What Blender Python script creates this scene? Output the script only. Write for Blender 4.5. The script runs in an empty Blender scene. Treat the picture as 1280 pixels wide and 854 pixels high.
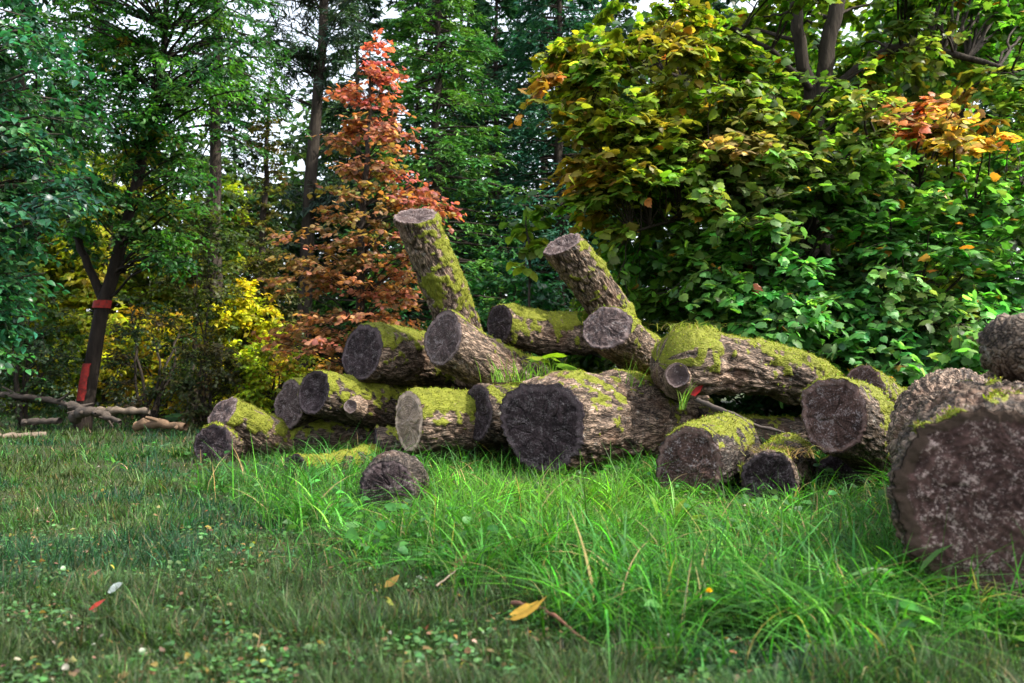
import bpy, math, random
import numpy as np
from mathutils import Vector, Matrix

rng = np.random.default_rng(11)
random.seed(5)
S = bpy.context.scene
COL = S.collection
PI = math.pi

# ------------------------------------------------------------------ camera
F = 1108.0
CAM_H = 0.75
PITCH = math.atan(48 / F)
cp, sp = math.cos(PITCH), math.sin(PITCH)


def at(px, py, d):
    """world point seen at photo pixel px,py at distance d along +Y"""
    a = (px - 640) / F
    b = (427 - py) / F
    y = cp - b * sp
    z = sp + b * cp
    t = d / y
    return np.array([a * t, d, CAM_H + z * t])


def project(P):
    P = np.asarray(P, float)
    x = P[..., 0]; y = P[..., 1]; z = P[..., 2] - CAM_H
    fwd = y * cp + z * sp
    up = -y * sp + z * cp
    return 640 + F * x / fwd, 427 - F * up / fwd


cam_data = bpy.data.cameras.new("camera")
cam = bpy.data.objects.new("camera", cam_data)
COL.objects.link(cam)
cam.location = (0, 0, CAM_H)
cam.rotation_euler = (PI / 2 + PITCH, 0, 0)
cam_data.sensor_width = 36
cam_data.lens = F / 1280 * 36
cam_data.clip_end = 600
cam_data.clip_start = 0.05
cam_data.dof.use_dof = True
cam_data.dof.focus_distance = 6.3
cam_data.dof.aperture_fstop = 3.2
S.camera = cam

# ------------------------------------------------------------------ numpy noise


def _hash(ix, iy, iz, seed):
    h = (ix.astype(np.int64) * 374761393 + iy.astype(np.int64) * 668265263 + iz.astype(np.int64) * 2147483647 + seed * 1274126177)
    h = (h ^ (h >> 13)) * 1274126177
    h = h ^ (h >> 16)
    return (h & 0xFFFFFF).astype(float) / 0xFFFFFF


def noise(P, seed=0):
    P = np.asarray(P, float)
    i = np.floor(P).astype(np.int64)
    f = P - i
    f = f * f * (3 - 2 * f)
    r = 0
    for dx in (0, 1):
        for dy in (0, 1):
            for dz in (0, 1):
                w = (f[..., 0] if dx else 1 - f[..., 0]) * (f[..., 1] if dy else 1 - f[..., 1]) * (f[..., 2] if dz else 1 - f[..., 2])
                r = r + w * _hash(i[..., 0] + dx, i[..., 1] + dy, i[..., 2] + dz, seed)
    return r


def fbm(P, octaves=4, seed=0):
    P = np.asarray(P, float)
    a, s, t = 0.5, 0, 0
    for k in range(octaves):
        s = s + a * noise(P * 2 ** k, seed + k * 7)
        t += a
        a *= 0.5
    return s / t


def voronoi_edge(P, seed=0):
    """F2-F1 of jittered cells"""
    P = np.asarray(P, float)
    i = np.floor(P).astype(np.int64)
    f1 = np.full(P.shape[:-1], 9.0)
    f2 = np.full(P.shape[:-1], 9.0)
    for dx in (-1, 0, 1):
        for dy in (-1, 0, 1):
            for dz in (-1, 0, 1):
                c = i + np.array([dx, dy, dz])
                q = np.stack([c[..., k] + _hash(c[..., 0], c[..., 1], c[..., 2], seed + 31 * k) for k in range(3)], -1)
                d = np.linalg.norm(q - P, axis=-1)
                f2 = np.where(d < f1, f1, np.minimum(f2, d))
                f1 = np.minimum(f1, d)
    return f2 - f1


def sstep(a, b, x):
    t = np.clip((x - a) / (b - a), 0, 1)
    return t * t * (3 - 2 * t)


def nrm(v):
    v = np.asarray(v, float)
    return v / np.maximum(np.linalg.norm(v, axis=-1, keepdims=True), 1e-9)


# ------------------------------------------------------------------ mesh helpers


def make_mesh(name, verts, faces, attrs=None, smooth=False):
    """faces: list of int arrays (n,k)"""
    me = bpy.data.meshes.new(name)
    verts = np.asarray(verts, np.float32)
    me.vertices.add(len(verts))
    me.vertices.foreach_set("co", verts.ravel())
    faces = [np.asarray(f, np.int32) for f in faces if len(f)]
    tot = np.concatenate([np.full(len(f), f.shape[1], np.int32) for f in faces])
    idx = np.concatenate([f.ravel() for f in faces])
    me.loops.add(len(idx))
    me.loops.foreach_set("vertex_index", idx)
    me.polygons.add(len(tot))
    st = np.concatenate([[0], np.cumsum(tot)[:-1]]).astype(np.int32)
    me.polygons.foreach_set("loop_start", st)
    me.polygons.foreach_set("loop_total", tot)
    if smooth:
        me.polygons.foreach_set("use_smooth", np.ones(len(tot), bool))
    for k, v in (attrs or {}).items():
        v = np.asarray(v, np.float32)
        if v.ndim == 2:
            a = me.attributes.new(k, "FLOAT_COLOR", "POINT")
            c = np.ones((len(v), 4), np.float32)
            c[:, :3] = v[:, :3]
            a.data.foreach_set("color", c.ravel())
        else:
            a = me.attributes.new(k, "FLOAT", "POINT")
            a.data.foreach_set("value", v)
    me.update(calc_edges=True)
    return me


def link(name, me, mat, parent=None):
    o = bpy.data.objects.new(name, me)
    COL.objects.link(o)
    if mat is not None and not me.materials:
        me.materials.append(mat)
    if parent is not None:
        o.parent = parent
    return o


def thing(name, label, cat, loc=(0, 0, 0), group=None, kind=None):
    o = bpy.data.objects.new(name, None)
    o.empty_display_size = 0.1
    COL.objects.link(o)
    o.location = [float(v) for v in loc]
    tag(o, label, cat, group, kind)
    return o


def tag(o, label=None, cat=None, group=None, kind=None):
    if label: o["label"] = label
    if cat: o["category"] = cat
    if group: o["group"] = group
    if kind: o["kind"] = kind
    return o


class Acc:
    def __init__(s):
        s.v, s.f, s.c, s.n = [], {}, [], 0

    def add(s, v, faces, col=None):
        v = np.asarray(v, float).reshape(-1, 3)
        for f in faces:
            f = np.asarray(f)
            s.f.setdefault(f.shape[1], []).append(f + s.n)
        s.v.append(v)
        if col is not None:
            s.c.append(np.broadcast_to(np.asarray(col, float), (len(v), 3)))
        s.n += len(v)

    def build(s, name, mat, parent=None, smooth=False, origin=None):
        v = np.concatenate(s.v)
        if origin is not None:
            v = v - np.asarray(origin)
        at_ = {"Col": np.concatenate(s.c)} if s.c else None
        return link(name, make_mesh(name, v, [np.concatenate(x) for x in s.f.values()], at_, smooth), mat, parent)


def tubes(paths, radii, sides=6):
    """paths (N,P,3), radii (N,P) -> verts, quads"""
    paths = np.asarray(paths, float)
    N, P, _ = paths.shape
    tan = np.gradient(paths, axis=1)
    tan = nrm(tan)
    mean = nrm(tan.mean(1, keepdims=True))
    ref = np.where(np.abs(mean[..., 2:3]) > 0.8, np.array([1.0, 0, 0]), np.array([0, 0, 1.0]))
    s = nrm(np.cross(tan, np.broadcast_to(ref, tan.shape)))
    u = np.cross(s, tan)
    th = np.arange(sides) / sides * 2 * PI
    ring = s[:, :, None] * np.cos(th)[None, None, :, None] + u[:, :, None] * np.sin(th)[None, None, :, None]
    v = paths[:, :, None] + ring * np.asarray(radii)[:, :, None, None]
    b = (np.arange(N) * P * sides)[:, None, None] + (np.arange(P - 1) * sides)[None, :, None]
    j = np.arange(sides)[None, None]
    jn = (j + 1) % sides
    q = np.stack([b + j, b + jn, b + sides + jn, b + sides + j], -1).reshape(-1, 4)
    return v.reshape(-1, 3), q


# leaf templates: (verts, tris) in (x across, y along, z normal)
def t_ovate():
    v = [(0, 0, 0), (0, .35, 0), (0, .7, 0), (0, 1, -.08), (-.33, .3, .07), (-.26, .65, .05), (.33, .3, .07), (.26, .65, .05)]
    f = [(0, 1, 4), (1, 2, 5), (1, 5, 4), (2, 3, 5), (0, 6, 1), (1, 7, 2), (1, 6, 7), (2, 7, 3)]
    return np.array(v, float), np.array(f)


def t_round():
    v = [(0, 0, 0), (0, .5, -.02), (0, 1, -.12), (-.36, .12, .04), (-.5, .45, .05), (-.32, .8, 0), (.36, .12, .04), (.5, .45, .05), (.32, .8, 0)]
    f = [(0, 1, 3), (3, 1, 4), (4, 1, 5), (5, 1, 2), (0, 6, 1), (6, 7, 1), (7, 8, 1), (8, 2, 1)]
    return np.array(v, float), np.array(f)


def t_maple():
    half = [(.18, -.08), (.42, .08), (.52, .38), (.38, .50), (.30, .72), (.12, .78)]
    out = [(0, .02)] + half + [(0, 1.0)] + [(-x, y) for x, y in half[::-1]]
    v = [(0, .38, .06)] + [(x, y, -.32 * (x * x) - .16 * max(0, y - .4) + .02) for x, y in out]
    n = len(out)
    f = [(0, 1 + k, 1 + (k + 1) % n) for k in range(n)]
    return np.array(v, float), np.array(f)


def t_blade():
    v = [(-.5, 0, 0), (.5, 0, 0), (.38, .6, 0), (0, 1, -.05), (-.38, .6, 0)]
    f = [(0, 1, 2), (0, 2, 4), (4, 2, 3)]
    return np.array(v, float), np.array(f)


OVATE, ROUND, MAPLE, BLADE = t_ovate(), t_round(), t_maple(), t_blade()


def leaves(tpl, pos, dirs, nor, size, width=None, curl=0.0):
    tv, tf = tpl
    d = nrm(dirs)
    s = nrm(np.cross(d, nor))
    n = np.cross(s, d)
    size = np.broadcast_to(np.asarray(size, float), (len(pos),))
    w = size if width is None else np.broadcast_to(np.asarray(width, float), (len(pos),))
    v = (pos[:, None] + s[:, None] * (tv[None, :, 0:1] * w[:, None, None]) + d[:, None] * (tv[None, :, 1:2] * size[:, None, None])
         + n[:, None] * (tv[None, :, 2:3] * size[:, None, None]))
    if curl:
        c = rng.uniform(0, curl, len(pos)) * size
        v = v - n[:, None] * (c[:, None, None] * tv[None, :, 1:2] ** 2)
    f = tf[None] + (np.arange(len(pos)) * len(tv))[:, None, None]
    return v.reshape(-1, 3), f.reshape(-1, 3), len(tv)


def rdir(n, zlo=-1, zhi=1):
    z = rng.uniform(zlo, zhi, n)
    a = rng.uniform(0, 2 * PI, n)
    r = np.sqrt(1 - z * z)
    return np.stack([r * np.cos(a), r * np.sin(a), z], -1)


def vary(c, n, amt=.25, hue=.12):
    c = np.asarray(c, float)
    k = np.exp(rng.normal(0, amt, (n, 1)))
    h = np.exp(rng.normal(0, hue, (n, 3)))
    return c * k * h


# ------------------------------------------------------------------ materials


class NT:
    def __init__(s, name):
        s.m = bpy.data.materials.new(name)
        s.m.use_nodes = True
        s.t = s.m.node_tree
        s.t.nodes.clear()
        s.out = s.n("ShaderNodeOutputMaterial")

    def n(s, typ, ins=None, **kw):
        x = s.t.nodes.new(typ)
        for k, v in kw.items():
            setattr(x, k, v)
        for k, v in (ins or {}).items():
            if isinstance(v, bpy.types.NodeSocket):
                s.t.links.new(v, x.inputs[k])
            else:
                x.inputs[k].default_value = v
        return x

    def math(s, op, a, b=0.0):
        x = s.n("ShaderNodeMath", {0: a, 1: b}, operation=op)
        return x.outputs[0]

    def mix(s, fac, a, b, blend="MIX"):
        x = s.t.nodes.new("ShaderNodeMix")
        x.data_type = "RGBA"; x.blend_type = blend
        for k, v in ((0, fac), (6, a), (7, b)):
            if isinstance(v, bpy.types.NodeSocket):
                s.t.links.new(v, x.inputs[k])
            else:
                x.inputs[k].default_value = v if k == 0 else (tuple(v) + (1,))[:4]
        return x.outputs[2]

    def ramp(s, fac, stops):
        x = s.n("ShaderNodeValToRGB", {0: fac})
        e = x.color_ramp.elements
        while len(e) < len(stops):
            e.new(0.5)
        for i, (p, c) in enumerate(stops):
            e[i].position = p
            e[i].color = (tuple(c) + (1,))[:4] if hasattr(c, "__len__") else (c, c, c, 1)
        return x.outputs[0]

    def noise(s, vec, scale, detail=4, rough=.6):
        return s.n("ShaderNodeTexNoise", {"Vector": vec, "Scale": scale, "Detail": detail, "Roughness": rough}).outputs[0]


def m_leaf(name, trans=.4, rough=.4, spec=.5, tmul=(1.3, 1.3, .6)):
    t = NT(name)
    c = t.n("ShaderNodeAttribute", attribute_name="Col").outputs["Color"]
    geo = t.n("ShaderNodeNewGeometry")
    nz = t.noise(geo.outputs["Position"], 30, 3)
    c2 = t.mix(1.0, c, t.ramp(nz, [(.25, .7), (.75, 1.25)]), "MULTIPLY")
    p = t.n("ShaderNodeBsdfPrincipled", {"Base Color": c2, "Roughness": rough, "Specular IOR Level": spec})
    tr = t.n("ShaderNodeBsdfTranslucent", {"Color": t.mix(1.0, c2, tmul, "MULTIPLY")})
    mx = t.n("ShaderNodeMixShader", {0: trans, 1: p.outputs[0], 2: tr.outputs[0]})
    t.t.links.new(mx.outputs[0], t.out.inputs[0])
    return t.m


def m_bark_log(name, light, dark, moss_col=(.115, .125, .012), scale=1.0):
    t = NT(name)
    tc = t.n("ShaderNodeTexCoord").outputs["Object"]
    mp = t.n("ShaderNodeMapping", {"Vector": tc, "Scale": (1, 1, .3)}).outputs[0]
    n1 = t.noise(mp, 9 * scale, 6, .65)
    n2 = t.noise(mp, 60 * scale, 4, .7)
    n3 = t.noise(tc, 3.2, 4, .6)
    cr = t.n("ShaderNodeAttribute", attribute_name="plate").outputs["Fac"]
    base = t.mix(t.ramp(t.math("ADD", t.math("MULTIPLY", n1, .75), t.math("MULTIPLY", cr, .22)), [(.34, 0.0), (.60, 1.0)]), dark, light)
    base = t.mix(t.ramp(n2, [(.3, .55), (.7, 1.35)]), (0, 0, 0), base) if False else t.mix(1.0, base, t.ramp(n2, [(.3, .35), (.7, 1.6)]), "MULTIPLY")
    vo = t.n("ShaderNodeTexVoronoi", {"Vector": t.mix(.12, mp, t.n("ShaderNodeTexNoise", {"Vector": mp, "Scale": 20.0}).outputs[1]), "Scale": 38 * scale}, feature="DISTANCE_TO_EDGE").outputs["Distance"]
    base = t.mix(1.0, base, t.ramp(vo, [(.0, .18), (.18, 1.2)]), "MULTIPLY")
    lich = t.ramp(t.noise(tc, 24, 5, .7), [(.58, 0.0), (.68, 1.0)])
    base = t.mix(t.math("MULTIPLY", lich, .45), base, (.27, .26, .23))
    red = t.ramp(n3, [(.52, 0.0), (.7, 1.0)])
    base = t.mix(t.math("MULTIPLY", red, .4), base, (.13, .062, .035))
    ms = t.n("ShaderNodeAttribute", attribute_name="moss").outputs["Fac"]
    mm = t.ramp(t.math("ADD", ms, t.math("MULTIPLY", t.math("SUBTRACT", n2, .5), 1.2)), [(.35, 0.0), (.62, 1.0)])
    mcol = t.mix(t.noise(tc, 14, 4), tuple(x * .45 for x in moss_col), tuple(x * 1.5 for x in moss_col))
    col = t.mix(mm, base, mcol)
    h = t.math("ADD", t.math("MULTIPLY", n2, .7), t.math("MULTIPLY", t.ramp(vo, [(0.0, 0.0), (.25, 1.0)]), .5))
    b = t.n("ShaderNodeBump", {"Height": h, "Strength": .9, "Distance": .012})
    p = t.n("ShaderNodeBsdfPrincipled", {"Base Color": col, "Roughness": .68, "Specular IOR Level": .16, "Normal": b.outputs[0]})
    t.t.links.new(p.outputs[0], t.out.inputs[0])
    return t.m


def m_cut(name, a, b, speck=(.46, .41, .41), amount=.5, barkrim=False, streak=.55):
    t = NT(name)
    tc = t.n("ShaderNodeTexCoord").outputs["Object"]
    rad = t.n("ShaderNodeAttribute", attribute_name="rad").outputs["Fac"]
    n1 = t.noise(tc, 5, 7, .72)
    n2 = t.noise(tc, 85, 5, .8)
    n3 = t.noise(tc, 16, 6, .72)
    wob = t.math("ADD", rad, t.math("MULTIPLY", n1, .10))
    ring = t.math("SINE", t.math("MULTIPLY", wob, 85.0))
    col = t.mix(t.ramp(n1, [(.32, 0.0), (.68, 1.0)]), a, b)
    col = t.mix(1.0, col, t.ramp(t.math("ADD", t.math("MULTIPLY", ring, .5), .5), [(0, .74), (1, 1.16)]), "MULTIPLY")
    sk = t.n("ShaderNodeAttribute", attribute_name="streak").outputs["Fac"]
    col = t.mix(streak, col, t.mix(1.0, col, t.ramp(sk, [(.32, .35), (.5, 1.0), (.72, 1.75)]), "MULTIPLY"))
    sp_ = t.ramp(t.math("ADD", t.math("MULTIPLY", n2, .6), t.math("MULTIPLY", n3, .45)), [(.545, 0.0), (.64, 1.0)])
    col = t.mix(t.math("MULTIPLY", sp_, amount), col, speck)
    edge = t.ramp(t.math("ADD", rad, t.math("MULTIPLY", t.math("SUBTRACT", n3, .5), .12)), [(.83, 0.0), (.90, 1.0), (.985, .35)])
    if barkrim:
        er = t.ramp(t.math("ADD", rad, t.math("MULTIPLY", t.math("SUBTRACT", n1, .5), .10)), [(.87, 0.0), (.90, 1.0)])
        col = t.mix(er, col, (.045, .030, .022))
    else:
        col = t.mix(t.math("MULTIPLY", edge, .42), col, tuple(min(1, x * 2.6 + .03) for x in b))
    h = t.math("ADD", t.math("ADD", t.math("MULTIPLY", n2, .8), t.math("MULTIPLY", ring, .03)), t.math("MULTIPLY", n3, .8))
    bp = t.n("ShaderNodeBump", {"Height": h, "Strength": .8, "Distance": .01})
    p = t.n("ShaderNodeBsdfPrincipled", {"Base Color": col, "Roughness": .8, "Specular IOR Level": .10, "Normal": bp.outputs[0]})
    t.t.links.new(p.outputs[0], t.out.inputs[0])
    return t.m


def m_trunk(name, a=(.035, .027, .022), b=(.10, .085, .065), moss=0.0):
    t = NT(name)
    tc = t.n("ShaderNodeTexCoord").outputs["Object"]
    mp = t.n("ShaderNodeMapping", {"Vector": tc, "Scale": (1, 1, .22)}).outputs[0]
    n1 = t.noise(mp, 16, 6, .7)
    n2 = t.noise(tc, 2.5, 3)
    col = t.mix(t.ramp(n1, [(.35, 0.0), (.7, 1.0)]), a, b)
    col = t.mix(t.math("MULTIPLY", t.ramp(n2, [(.45, 0.0), (.65, 1.0)]), moss), col, (.06, .08, .015))
    bp = t.n("ShaderNodeBump", {"Height": n1, "Strength": .9, "Distance": .03})
    p = t.n("ShaderNodeBsdfPrincipled", {"Base Color": col, "Roughness": .85, "Specular IOR Level": .10, "Normal": bp.outputs[0]})
    t.t.links.new(p.outputs[0], t.out.inputs[0])
    return t.m


def m_plain(name, c, rough=.7, c2=None, scale=12):
    t = NT(name)
    tc = t.n("ShaderNodeTexCoord").outputs["Object"]
    nz = t.noise(tc, scale, 5, .65)
    col = t.mix(t.ramp(nz, [(.3, 0.0), (.7, 1.0)]), c, c2 or tuple(x * .5 for x in c))
    bp = t.n("ShaderNodeBump", {"Height": nz, "Strength": .5, "Distance": .02})
    p = t.n("ShaderNodeBsdfPrincipled", {"Base Color": col, "Roughness": rough, "Specular IOR Level": .3, "Normal": bp.outputs[0]})
    t.t.links.new(p.outputs[0], t.out.inputs[0])
    return t.m


def m_ground(name):
    t = NT(name)
    g = t.n("ShaderNodeNewGeometry").outputs["Position"]
    a = t.noise(g, .7, 5, .6)
    b = t.noise(g, 9, 6, .7)
    c = t.noise(g, 60, 4, .7)
    col = t.mix(t.ramp(b, [(.35, 0.0), (.65, 1.0)]), (.020, .030, .010), (.038, .034, .020))
    col = t.mix(t.ramp(a, [(.4, 0.0), (.62, 1.0)]), col, (.030, .052, .012))
    col = t.mix(1.0, col, t.ramp(c, [(.25, .5), (.75, 1.6)]), "MULTIPLY")
    bp = t.n("ShaderNodeBump", {"Height": t.math("ADD", b, t.math("MULTIPLY", c, .4)), "Strength": .8, "Distance": .05})
    p = t.n("ShaderNodeBsdfPrincipled", {"Base Color": col, "Roughness": .9, "Specular IOR Level": .2, "Normal": bp.outputs[0]})
    t.t.links.new(p.outputs[0], t.out.inputs[0])
    return t.m


M_LEAF = m_leaf("broad_leaf", .54, .45, .3)
M_GLOSS = m_leaf("glossy_leaf", .38, .36, .38, (1.2, 1.3, .6))
M_NEEDLE = m_leaf("needles", .28, .55, .25, (1.2, 1.2, .6))
M_GRASS = m_leaf("grass_blade", .45, .5, .2, (1.1, 1.35, .5))
M_MOSS = m_leaf("moss_tuft", .35, .8, .1, (1.2, 1.2, .5))
M_TRUNK = m_trunk("dark_trunk", (.018, .014, .012), (.055, .045, .036))
M_TRUNKD = m_trunk("blackish_trunk", (.009, .007, .006), (.026, .020, .016))
M_TRUNKM = m_trunk("mossy_trunk", moss=.7)
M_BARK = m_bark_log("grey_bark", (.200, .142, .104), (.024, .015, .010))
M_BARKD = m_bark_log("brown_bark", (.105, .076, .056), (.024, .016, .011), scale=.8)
M_BARK_SHADE = m_bark_log("shade_black_bark", (.055, .043, .036), (.016, .012, .010), scale=.8)  # darker bark copy: shade down in the grass is put into the colour
M_CUT_DARK = m_cut("weathered_cut_dark", (.010, .007, .008), (.034, .023, .025), amount=.22)
M_CUT_BROWN = m_cut("weathered_cut_red_brown", (.020, .011, .009), (.075, .044, .036), amount=.4)
M_CUT_MID = m_cut("weathered_cut_mid", (.030, .020, .020), (.080, .057, .053), amount=.34)
M_CUT_BIG = m_cut("weathered_cut_brown", (.012, .006, .005), (.085, .048, .042), (.42, .33, .30), amount=.66, barkrim=True, streak=.3)
M_CUT_LIGHT = m_cut("weathered_cut_light", (.14, .10, .075), (.27, .20, .15), amount=.30)

# ------------------------------------------------------------------ ground


def ground_z(x, y):
    x = np.asarray(x, float); y = np.asarray(y, float)
    P = np.stack([x * .35, y * .35, np.zeros_like(x)], -1)
    z = (fbm(P, 3, 77) - .5) * .14
    P2 = np.stack([x * 2.2, y * 2.2, np.zeros_like(x)], -1)
    z = z + (fbm(P2, 2, 78) - .5) * .03
    # slight swell under and in front of the log pile
    z = z + .05 * np.exp(-(((x - .8) / 2.4) ** 2 + ((y - 6.2) / 1.6) ** 2))
    return z


gx = np.concatenate([np.linspace(-150, -12, 24)[:-1], np.linspace(-12, 12, 193), np.linspace(12, 150, 24)[1:]])
gy = np.concatenate([np.linspace(-40, -1, 12)[:-1], np.linspace(-1, 24, 201), np.linspace(24, 250, 30)[1:]])
GX, GY = np.meshgrid(gx, gy, indexing="ij")
V = np.stack([GX, GY, ground_z(GX, GY)], -1).reshape(-1, 3)
nx_, ny_ = len(gx), len(gy)
ii, jj = np.meshgrid(np.arange(nx_ - 1), np.arange(ny_ - 1), indexing="ij")
b = (ii * ny_ + jj).ravel()
Q = np.stack([b, b + ny_, b + ny_ + 1, b + 1], -1)
tag(link("ground", make_mesh("ground", V, [Q], smooth=True), m_ground("soil_and_turf")), "dark earth and thin turf of the clearing floor", "ground", kind="structure")

# ------------------------------------------------------------------ logs
CAPS = []        # capsules to keep grass out of: (p0, p1, r)


def axis_frame(a):
    a = nrm(a)
    up = np.array([0, 0, 1.0]) if abs(a[2]) < .9 else np.array([0, 1.0, 0])
    x = nrm(np.cross(up, a))
    y = np.cross(a, x)
    return x, y, a


LOGN = [0]


def log(label, P0, P1, r0, r1=None, n0=None, n1=None, bark=None, cut=None, moss=.5, plate=.012, cell=.075,
        stretch=.4, lump=.06, seed=None, nl=110, nc=150, cutcol=None, tufts=2500, cracks=4, group="logs stacked in the pile",
        name="log", moss_col=(.135, .172, .014), cap0=True, knob=None, dish=0.0, mup=.75, bend=.05, dome=0.0):
    LOGN[0] += 1
    seed = LOGN[0] * 13 if seed is None else seed
    r1 = r0 if r1 is None else r1
    bark = bark or M_BARK
    cut = cut or M_CUT_DARK
    P0 = np.asarray(P0, float); P1 = np.asarray(P1, float)
    L = np.linalg.norm(P1 - P0)
    X, Y, A = axis_frame(P1 - P0)
    R3 = np.stack([X, Y, A], 1)            # local -> world
    CAPS.append((P0, P1, max(r0, r1)))
    root = thing(name, label, "log", P0, group)
    root.rotation_mode = "QUATERNION"
    root.rotation_quaternion = Matrix([[float(v) for v in row] for row in R3]).to_quaternion()
    n0 = -A if n0 is None else nrm(n0)
    n1 = A if n1 is None else nrm(n1)
    n0l = n0 @ R3; n1l = n1 @ R3
    u = np.linspace(0, 1, nl + 1)
    th = np.arange(nc) / nc * 2 * PI
    U, T = np.meshgrid(u, th, indexing="ij")
    cosT, sinT = np.cos(T), np.sin(T)
    r = r0 + (r1 - r0) * U
    base = np.stack([cosT * r, sinT * r, U * L], -1)
    lowf = (fbm(base * 3.0 + seed, 3, seed) - .5) * 2 * lump * 3.0 * r0
    oval = r0 * .05 * np.cos(2 * T + seed)
    q = np.stack([cosT * r, sinT * r, U * L * stretch], -1) / cell
    warp = np.stack([fbm(q * .6 + 5 * k, 2, seed + k) for k in range(3)], -1) - .5
    ve = voronoi_edge(q + warp * 2.4 + seed, seed)
    ve2 = voronoi_edge(q * np.array([2.3, 2.3, 1.5]) + warp * 2.2 + seed * 2, seed + 4)
    brk = fbm(base * 5.0 + seed, 3, seed + 6)
    pl = np.clip(.62 * sstep(.0, .42, ve) * sstep(.25, .5, brk + .1) + .48 * sstep(.0, .5, ve2), 0, 1)
    fine = fbm(q * 3.1, 4, seed + 9) - .5
    wdir = (np.stack([cosT, sinT, 0 * T], -1) @ R3.T)
    mn = fbm(base * 3.3 + 11, 4, seed + 3)
    mn2 = fbm(base * 16 + 3, 3, seed + 33)
    mossm = sstep(0, .55, wdir[..., 2] * mup + (mn - .5) * 2.4 + (mn2 - .5) * 2.3 + (moss - .62) * 1.7) if moss > 0 else 0 * T
    lowf = lowf + mossm * np.maximum(0, fbm(base * 14 + seed, 2, seed + 71) - .35) * .045
    rr = r + lowf + oval + plate * (pl * (1 - .6 * mossm) + .55 * mossm) + plate * 1.3 * fine - plate * .5
    # round the very edge of both ends a little
    e = np.minimum(U * L, (1 - U) * L)
    rr = rr - .012 * np.exp(-e / .012) * (r0 / .25)
    if dome:
        rr = rr * np.sqrt(1 - .985 * np.clip(1 - U * L / dome, 0, 1) ** 2.2)
    s0 = -(n0l[0] * cosT + n0l[1] * sinT) * rr / n0l[2]
    s1 = -(n1l[0] * cosT + n1l[1] * sinT) * rr / n1l[2]
    Z = (s0) * (1 - U) + U * (L + s1)
    V = np.stack([cosT * rr, sinT * rr, Z], -1)
    bph = seed * 1.7
    V[..., 0] += bend * L * np.sin(PI * U) * math.cos(bph)
    V[..., 1] += bend * L * np.sin(PI * U) * math.sin(bph)
    i, j = np.meshgrid(np.arange(nl), np.arange(nc), indexing="ij")
    a_ = i * nc + j; b_ = i * nc + (j + 1) % nc
    Q = np.stack([a_, b_, b_ + nc, a_ + nc], -1).reshape(-1, 4)
    link("bark", make_mesh("bark", V.reshape(-1, 3), [Q], {"moss": mossm.ravel(), "plate": pl.ravel()}, True), bark, root)
    # cut ends
    ends = ([(0, V[0], n0l)] if cap0 else []) + [(1, V[-1], n1l)]
    for which, rim, nn in ends:
        c = rim.mean(0)
        pr = random.Random(seed + 5 + which)
        c = c + (rim[pr.randrange(nc)] - c) * pr.uniform(.08, .28)
        nr = 64 if r0 > .28 else 30
        f = np.concatenate([[0.0], np.linspace(.04, 1, nr)])
        P = c + (rim - c)[None] * (f[:, None, None] * .995)
        thw = th[None] + (fbm(P * 7 + seed, 2, seed + 62) - .5) * 1.3
        stk = fbm(np.stack([np.cos(thw) * 11 + f[:, None] * 1.5, np.sin(thw) * 11 + 0 * f[:, None], f[:, None] * 2.2 + 0 * th[None]], -1) + seed, 3, seed + 61)
        stk = .5 + (stk - .5) * sstep(.05, .45, f)[:, None]
        nzp = fbm(P * 14 + seed, 4, seed + 21) - .5
        h = nzp * (.016 if nr > 40 else .030) + (fbm(P * 45 + seed, 2, seed + 22) - .5) * .010
        h = h + (fbm(P * np.array([3, 3, 3.]) + seed, 2, seed + 5) - .5) * (.02 if nr > 40 else .05) * (1 - f[:, None] ** 3)
        h = h - dish * (1 - f[:, None] ** 2)
        crr = random.Random(seed + which)
        for k in range(cracks):
            tk = crr.uniform(0, 2 * PI); w = crr.uniform(.012, .025) * (.7 if nr > 40 else 1); fa = crr.uniform(.1, .4); fb = crr.uniform(.6, 1.05)
            wob = .12 * np.sin(f * 9 + k)
            dth = np.abs((th[None, :] - tk - wob[:, None] + PI) % (2 * PI) - PI) * np.maximum(f[:, None], .12)
            h = h - (.014 if nr > 40 else .008) * np.exp(-(dth / w) ** 2) * ((f[:, None] > fa) & (f[:, None] < fb))
        h = h + (stk - .5) * .012 * np.minimum(1, f[:, None] * 2) + .003
        h[-1] = -.003
        if dome and which == 0:
            h = h * 0
        P = P + nn * h[..., None]
        sgn = 1 if which == 0 else -1
        i, j = np.meshgrid(np.arange(nr), np.arange(nc), indexing="ij")
        a_ = i * nc + j; b_ = i * nc + (j + 1) % nc
        Qc = np.stack([a_, a_ + nc, b_ + nc, b_], -1).reshape(-1, 4)
        if sgn > 0:
            Qc = Qc[:, ::-1]
        ce = link("cut_end", make_mesh("cut_end", P.reshape(-1, 3), [Qc], {"rad": np.repeat(f, nc), "streak": stk.ravel(), "plate": np.full(len(stk.ravel()), .6), "moss": np.zeros(len(stk.ravel()))}, True), cut, root)
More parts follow.
